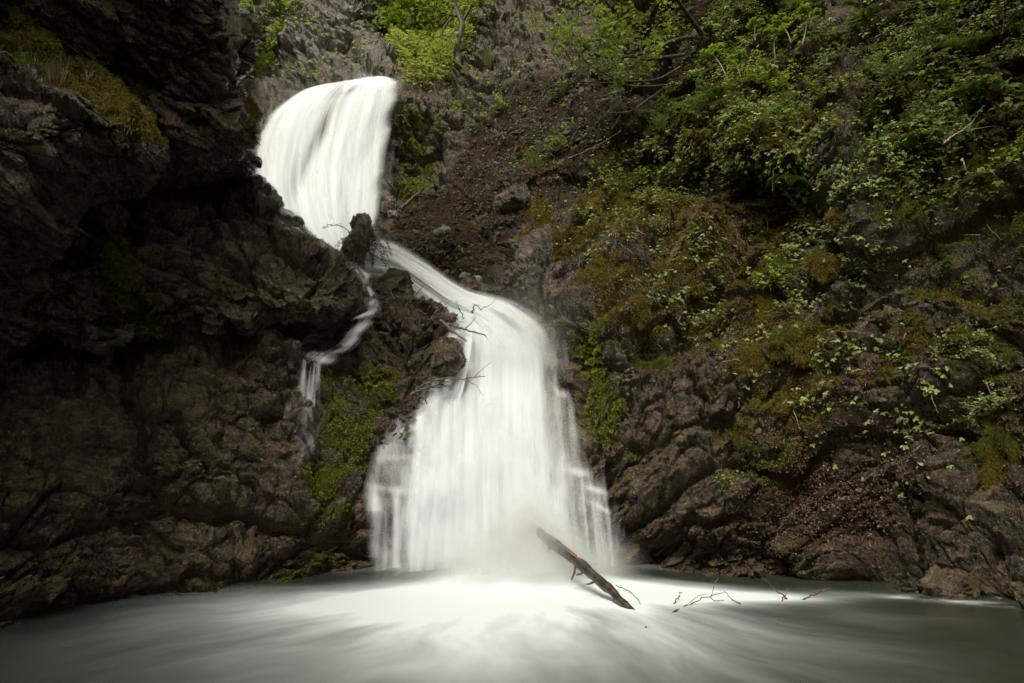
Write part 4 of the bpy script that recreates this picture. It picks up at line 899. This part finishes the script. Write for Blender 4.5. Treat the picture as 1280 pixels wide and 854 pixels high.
for lab, px, py, hh in (('bright young tree standing in the left of the gully behind the upper fall', 505, 62, 3.2), ('bright young tree filling the middle of the gully top', 540, 50, 3.4), ('bright young tree high up the gully partly out of view', 525, 12, 3.6)):
    p, nrm = BED.pick(px, py); e = empty('tree', p); tag(e, lab, 'tree', 'young trees in the gully'); mb = MB(); tips = []
    path = arc(np.zeros(3), UP + RNG.normal(size=3) * .15 - np.array([0, .25, 0]), hh, 8, 0, .12); mb.tube(path, np.linspace(.05, .02, 9), 6); mb.build('trunk', TWIG, e)
    for k in range(10):
        mb = MB(); branches(mb, path[RNG.integers(2, 9)], RNG.normal(size=3) + UP * .3, hh * .3, .018, 1, tips); mb.build('branch', TWIG, e)
    crown(e, tips, 2600, .10, LEAF_B)

# fallen log in the pool
A_, B_ = at(638, 640, 8.64), at(797, 764, shoreY(764)); B_[2] -= .04; p = B_; e = empty('fallen_log', p); tag(e, 'wet brown broken log slanting out of the white fall into the pool', 'log')
t = np.linspace(0, 1, 60)[:, None]; q = A_ * (1 - t) + B_ * t + np.array([0, 0, .05]) * np.sin(t * np.pi) + .012 * np.stack([fbm(np.hstack([t * 5, t * 0, t * 0 + k]), 3, 5 + k) for k in range(3)], -1).reshape(-1, 3) - p
V, Q, Cc = tube(q, (.056 - .020 * t[:, 0] ** 3) * (.25 + .75 * smoothstep(0, .42, t[:, 0])) + .008 * fbm(np.hstack([t * 14, t * 0, t * 0]), 3, 3), 22); nn = V - np.repeat(np.vstack([q]), 22, 0)[:len(V) - 2].mean(0) if 0 else None
V[:-2] += .010 * fbm(V[:-2] * 9, 4, 8)[:, None] * unit(V[:-2] - np.repeat(q, 22, 0)); mb = MB(); mb.add(V, np.vstack([Q[:, [0, 1, 2]], Q[:, [0, 2, 3]], Cc])); mb.build('trunk', WETLOG, e)
def onlog(f, side=(0, 0, 0)): return q[int(f * 59)] + np.array(side)
for f, L, d in ((.62, .20, (-.3, -.3, -1)), (.66, .16, (.1, -.3, -1)), (.42, .12, (-.8, -.2, -.5)), (.75, .12, (-.6, -.3, -.8)), (.30, .09, (.2, -.2, 1)), (.52, .08, (-.7, -.3, -.4))):
    mb = MB(); mb.tube(arc(onlog(f), d, L, 6, .2, .3), np.linspace(.018, .007, 7), 6); mb.build('branch_stub', WETLOG, e)
mb = MB(); c = onlog(.53, (.0, -.075, .045)); tt = unit(q[36] - q[26]); 
wp = [c + tt * k * .03 + np.array([0, -.004 * math.sin(k), .004 * math.cos(k * 2)]) for k in range(9)]; mb.tube(wp, [.002, .010, .008, .013, .009, .012, .008, .009, .002], 6); mb.build('torn_bark_scar', WOOD, e)
# twigs standing in the foam
OWOOD = bark_material('orange_wood', (.10, .045, .018), (.24, .11, .04))
def stick(label, pts, r, mat=TWIG, forks=0, name='stick', group='sticks caught around the falls', cat='stick'):
    q = np.array([at(*a) for a in pts]); p = q[0].copy(); q = spline(q - p, 18) ; q = q + .006 * RNG.normal(size=q.shape); mb = MB(); mb.tube(q, np.linspace(r, r * .35, 18), 6)
    for k in range(forks):
        i = RNG.integers(5, 16); mb.tube(arc(q[i], unit(q[-1] - q[0]) + RNG.normal(size=3) * .55, RNG.uniform(.12, .4), 6, .1, .15), np.linspace(r * .5, .002, 7), 4)
    o = mb.build(name, mat); o.location = p; return tag(o, label, cat, group)
s_ = lambda py: shoreY(py)
stick('forked bare twig rising from the foam right of the log', [(842, 766, s_(766)), (860, 757, 6.58), (880, 748, 6.62), (905, 741, 6.66)], .008, TWIG, 3)
stick('short upright twig in the foam beside the forked one', [(842, 756, s_(756)), (848, 747, 6.75), (852, 740, 6.75)], .006, TWIG)
stick('thin twig lying off the end of the log', [(770, 732, 7.3), (790, 742, 7.1), (802, 760, s_(760))], .006, TWIG, 1)
stick('thin pale twig leaning in the foam, right of the forked one', [(925, 756, s_(756)), (912, 746, 6.8), (905, 738, 6.82)], .006, TWIG)
stick('dark leaning twig crossing an orange one near the right bank', [(985, 750, s_(750)), (968, 735, 7.0), (950, 718, 7.05)], .008, BARK)
stick('short orange twig standing in the water near the right bank', [(978, 752, s_(752)), (981, 744, 6.9), (985, 737, 6.92)], .007, OWOOD)
stick('orange split branch floating at the end of the foam', [(1003, 750, s_(750)), (1015, 744, 6.98), (1030, 739, 7.02)], .012, OWOOD, 1)
stick('nearly sunk dark twig in the foam before the log', [(806, 786, s_(786)), (818, 788, 5.87), (828, 796, s_(794))], .007, TWIG)
# debris on the mound
for a in [('dark leaning stick wedged against the small mid stream rock', [(497, 388, 10.35), (491, 372, 10.7), (486, 358, 10.9)], .03, BARK, 0),
    ('long brown branch pointing off the mound over the main fall', [(560, 405, 9.9), (582, 412, 9.6), (607, 419, 9.4)], .022, TWIG, 2),
    ('thick broken stick under the longest branch on the mound', [(550, 400, 9.95), (565, 413, 9.7), (583, 426, 9.45)], .028, TWIG, 0),
    ('arched bare twig on top of the mound debris', [(543, 392, 10.1), (556, 384, 10.0), (566, 402, 9.8)], .012, TWIG, 3),
    ('thin upright twig standing in the cascade above the mound', [(580, 398, 9.9), (574, 386, 10.0), (570, 375, 10.1)], .010, TWIG, 1),
    ('small bent twig sticking from the white water by the right rock', [(590, 392, 10.2), (593, 381, 10.3), (602, 388, 10.2)], .014, BARK, 1),
    ('forked root lying on the mound left of the debris heap', [(500, 412, 10.0), (505, 402, 10.0), (498, 394, 10.1)], .016, BARK, 2),
    ('upper pale stick jutting into the fall below the grey boulder', [(520, 486, 9.1), (545, 475, 8.95), (575, 473, 8.85), (607, 470, 8.8)], .014, TWIG, 3),
    ('lower dark stick jutting into the fall below the grey boulder', [(515, 492, 9.1), (532, 486, 8.95), (552, 478, 8.85)], .024, TWIG, 2),
    ('short broken stick poking toward the viewer beneath the two jutting ones', [(522, 502, 9.0), (528, 496, 8.9), (534, 505, 8.8)], .024, BARK, 1),
    ('thin curved twig dangling over the white water', [(573, 474, 8.8), (592, 480, 8.7), (604, 494, 8.65)], .006, TWIG, 0),
    ('dark root lying along the scree edge beside the upper fall', [(500, 262, 14.2), (518, 246, 14.3), (530, 236, 14.4)], .05, BARK, 2),
    ('bare diagonal stick lying among leaves at the upper right', [(1178, 180, 8.2), (1195, 168, 8.2), (1215, 153, 8.3)], .014, TWIGL, 2),
    ('pale short stick hanging on the mossy wall below the diagonal stick', [(1202, 198, 8.0), (1205, 207, 7.95), (1208, 215, 7.95)], .014, TWIGL, 0),
    ('long thin vine slanting over bare soil above the scree', [(710, 198, 13.0), (740, 185, 12.9), (775, 165, 12.7)], .012, TWIG, 1)]: stick(*a)
# debris heap of twigs and bark on the mound
mb = MB()
for k in range(150):
    x, y = RNG.uniform(470, 572), 0; y = 398 + RNG.normal() * 8 + (x - 520) * .12; pp, nn = BED.pick(x, y); mb.tube(arc(pp + nn * RNG.uniform(0, .06), RNG.normal(size=3) * np.array([1, .5, .5]), RNG.uniform(.08, .35), 5, .1, .2), np.linspace(RNG.uniform(.004, .011), .002, 6), 4)
tag(mb.build('debris', TWIG), 'tangled heap of fine twigs and bark caught on the mound top', 'debris', kind='stuff')
# bare twig plant by the side stream
p, nrm = BED.pick(372, 440); p = at(371, 448, 9.3); e = empty('bare_bush', p); tag(e, 'small leafless bush standing beside the side stream', 'bush'); mb = MB(); tips = []
for k in range(4): branches(mb, np.zeros(3), UP + RNG.normal(size=3) * .45, .42, .008, 1, tips, 0, .25)
mb.build('stem', BARK, e)
# drooping evergreen sprays on the upright stone
p = at(452, 298, 11.95); e = empty('drooping_conifer_branch', p); tag(e, 'dark evergreen spray drooping over the stone at the foot of the upper fall', 'conifer branch'); mb = MB(); C = []; T = []
for k in range(46):
    d = np.array([RNG.normal(.15, .5), -.35, RNG.normal(-.15, .3)]); path = arc(RNG.normal(size=3) * np.array([.14, .05, .14]), d, RNG.uniform(.35, .85), 8, 1.7, .12); mb.tube(path, np.linspace(.007, .003, 9), 4)
    for i in range(1, 9):
        for j in range(5): C.append(path[i] + RNG.normal(size=3) * .012); T.append(unit(path[i] - path[i - 1]) + RNG.normal(size=3) * .6)
mb.build('stem', BARK, e); C = np.array(C); V, F = blade_geo(C, np.array(T), rnd_dirs(len(C)), .055 * RNG.uniform(.6, 1.3, len(C)), .012, -UP * .5); link('foliage', mesh_np('foliage', V, F, NEEDLE), e)
# hanging roots on the right wall
mb = MB()
for k in range(70):
    x, y = RNG.uniform(720, 1240), RNG.uniform(120, 520); pp, nn = BED.pick(x, y); mb.tube(arc(pp + nn * .02, nn * .3 - UP + RNG.normal(size=3) * .5, RNG.uniform(.1, .4), 6, .5, .2), np.linspace(.006, .002, 7), 4)
tag(mb.build('roots', TWIGL), 'fine pale roots and stalks hanging across the right wall', 'roots', kind='stuff')
print('plants', time.time() - T0)
# ------------------------------------------------------------------ mist at the foot of the fall
def mist(name, label, loc, scale, dens):
    bm_ = MB(); n = 16
    u = np.linspace(0.01, np.pi - .01, n); v = np.linspace(0, 2 * np.pi, 24, endpoint=False); U, V = np.meshgrid(u, v, indexing='ij')
    S = np.stack([np.sin(U) * np.cos(V), np.sin(U) * np.sin(V), np.cos(U)], -1).reshape(-1, 3)
    idx = np.arange(n * 24).reshape(n, 24); a, b = idx[:-1], np.roll(idx, -1, 1)[:-1]; c, d = np.roll(idx, -1, 1)[1:], idx[1:]
    F = np.stack([a, d, c, b], -1).reshape(-1, 4)
    m, nt, out = newmat(name); N = NT(nt)
    tc = N.n('TexCoord'); ln = N.n('VectorMath', operation='LENGTH'); nt.links.new(tc.outputs['Object'], ln.inputs[0])
    fall = N.ramp(ln.outputs['Value'], .1, 1.0, 1, 0)
    nz = N.ramp(N.noise(tc.outputs['Object'], 2.2, 2), .3, .7, .35, 1.2)
    pv = N.n('VolumePrincipled'); pv.inputs['Color'].default_value = c4(.96, .97, .96)
    N.set(pv.inputs['Density'], N.math('MULTIPLY', N.math('MULTIPLY', fall, nz), dens)); pv.inputs['Anisotropy'].default_value = .2
    nt.links.new(pv.outputs[0], out.inputs['Volume'])
    o = link(name, mesh_np(name, S, F, m, True)); o.location = loc; o.scale = scale
    return tag(o, label, 'mist', kind='stuff')
mist('mist', 'white mist hanging where the main fall strikes the pool', (.1, 7.75, .15), (1.5, .7, .7), 4.0)
mist('mist', 'soft spray drifting over the bend of the main fall', (.0, 9.6, 3.0), (1.1, .6, 1.2), .5)

mist('mist', 'puff of spray around the upper end of the fallen log', at(655, 655, 7.9), (.5, .4, .5), 3)
# ------------------------------------------------------------------ light
w = bpy.data.worlds.new('World'); scene.world = w; w.use_nodes = True; nt = w.node_tree; nt.nodes.clear()
EL, AZ = 52, 202    # sun height, direction it stands in (clockwise from +Y)
sky = nt.nodes.new('ShaderNodeTexSky'); sky.sky_type = 'NISHITA'; sky.sun_disc = False; sky.sun_elevation = R(EL); sky.sun_rotation = R(AZ)
sky.air_density = 1; sky.dust_density = 4; sky.ozone_density = .3
hs = nt.nodes.new('ShaderNodeHueSaturation'); hs.inputs['Saturation'].default_value = .25
wm = nt.nodes.new('ShaderNodeMix'); wm.data_type = 'RGBA'; wm.blend_type = 'MULTIPLY'; wm.inputs[0].default_value = 1; wm.inputs[7].default_value = (1, .95, .79, 1)
bg = nt.nodes.new('ShaderNodeBackground'); bg.inputs[1].default_value = .12; wo = nt.nodes.new('ShaderNodeOutputWorld')
nt.links.new(sky.outputs[0], hs.inputs['Color']); nt.links.new(hs.outputs[0], wm.inputs[6]); nt.links.new(wm.outputs[2], bg.inputs[0]); nt.links.new(bg.outputs[0], wo.inputs[0])
sl = bpy.data.lights.new('sun', 'SUN'); so = bpy.data.objects.new('sun', sl); COL.objects.link(so)
sl.energy = 1.5; sl.angle = R(18); sl.color = (1, .96, .88)
d = Vector((math.sin(R(AZ)) * math.cos(R(EL)), math.cos(R(AZ)) * math.cos(R(EL)), math.sin(R(EL))))
so.rotation_euler = d.to_track_quat('Z', 'Y').to_euler(); so.location = d * 60
vs = scene.view_settings; vs.view_transform = 'Standard'; vs.look = 'None'; vs.exposure = 1.0; vs.gamma = 1
scene.render.engine = 'CYCLES'
cy_ = scene.cycles; cy_.use_denoising = True; cy_.transparent_max_bounces = 24; cy_.max_bounces = 8; cy_.volume_bounces = 2; cy_.volume_step_rate = 2; cy_.diffuse_bounces = 4
try: cy_.denoiser = 'OPENIMAGEDENOISE'
except Exception: pass
print('done', time.time() - T0)
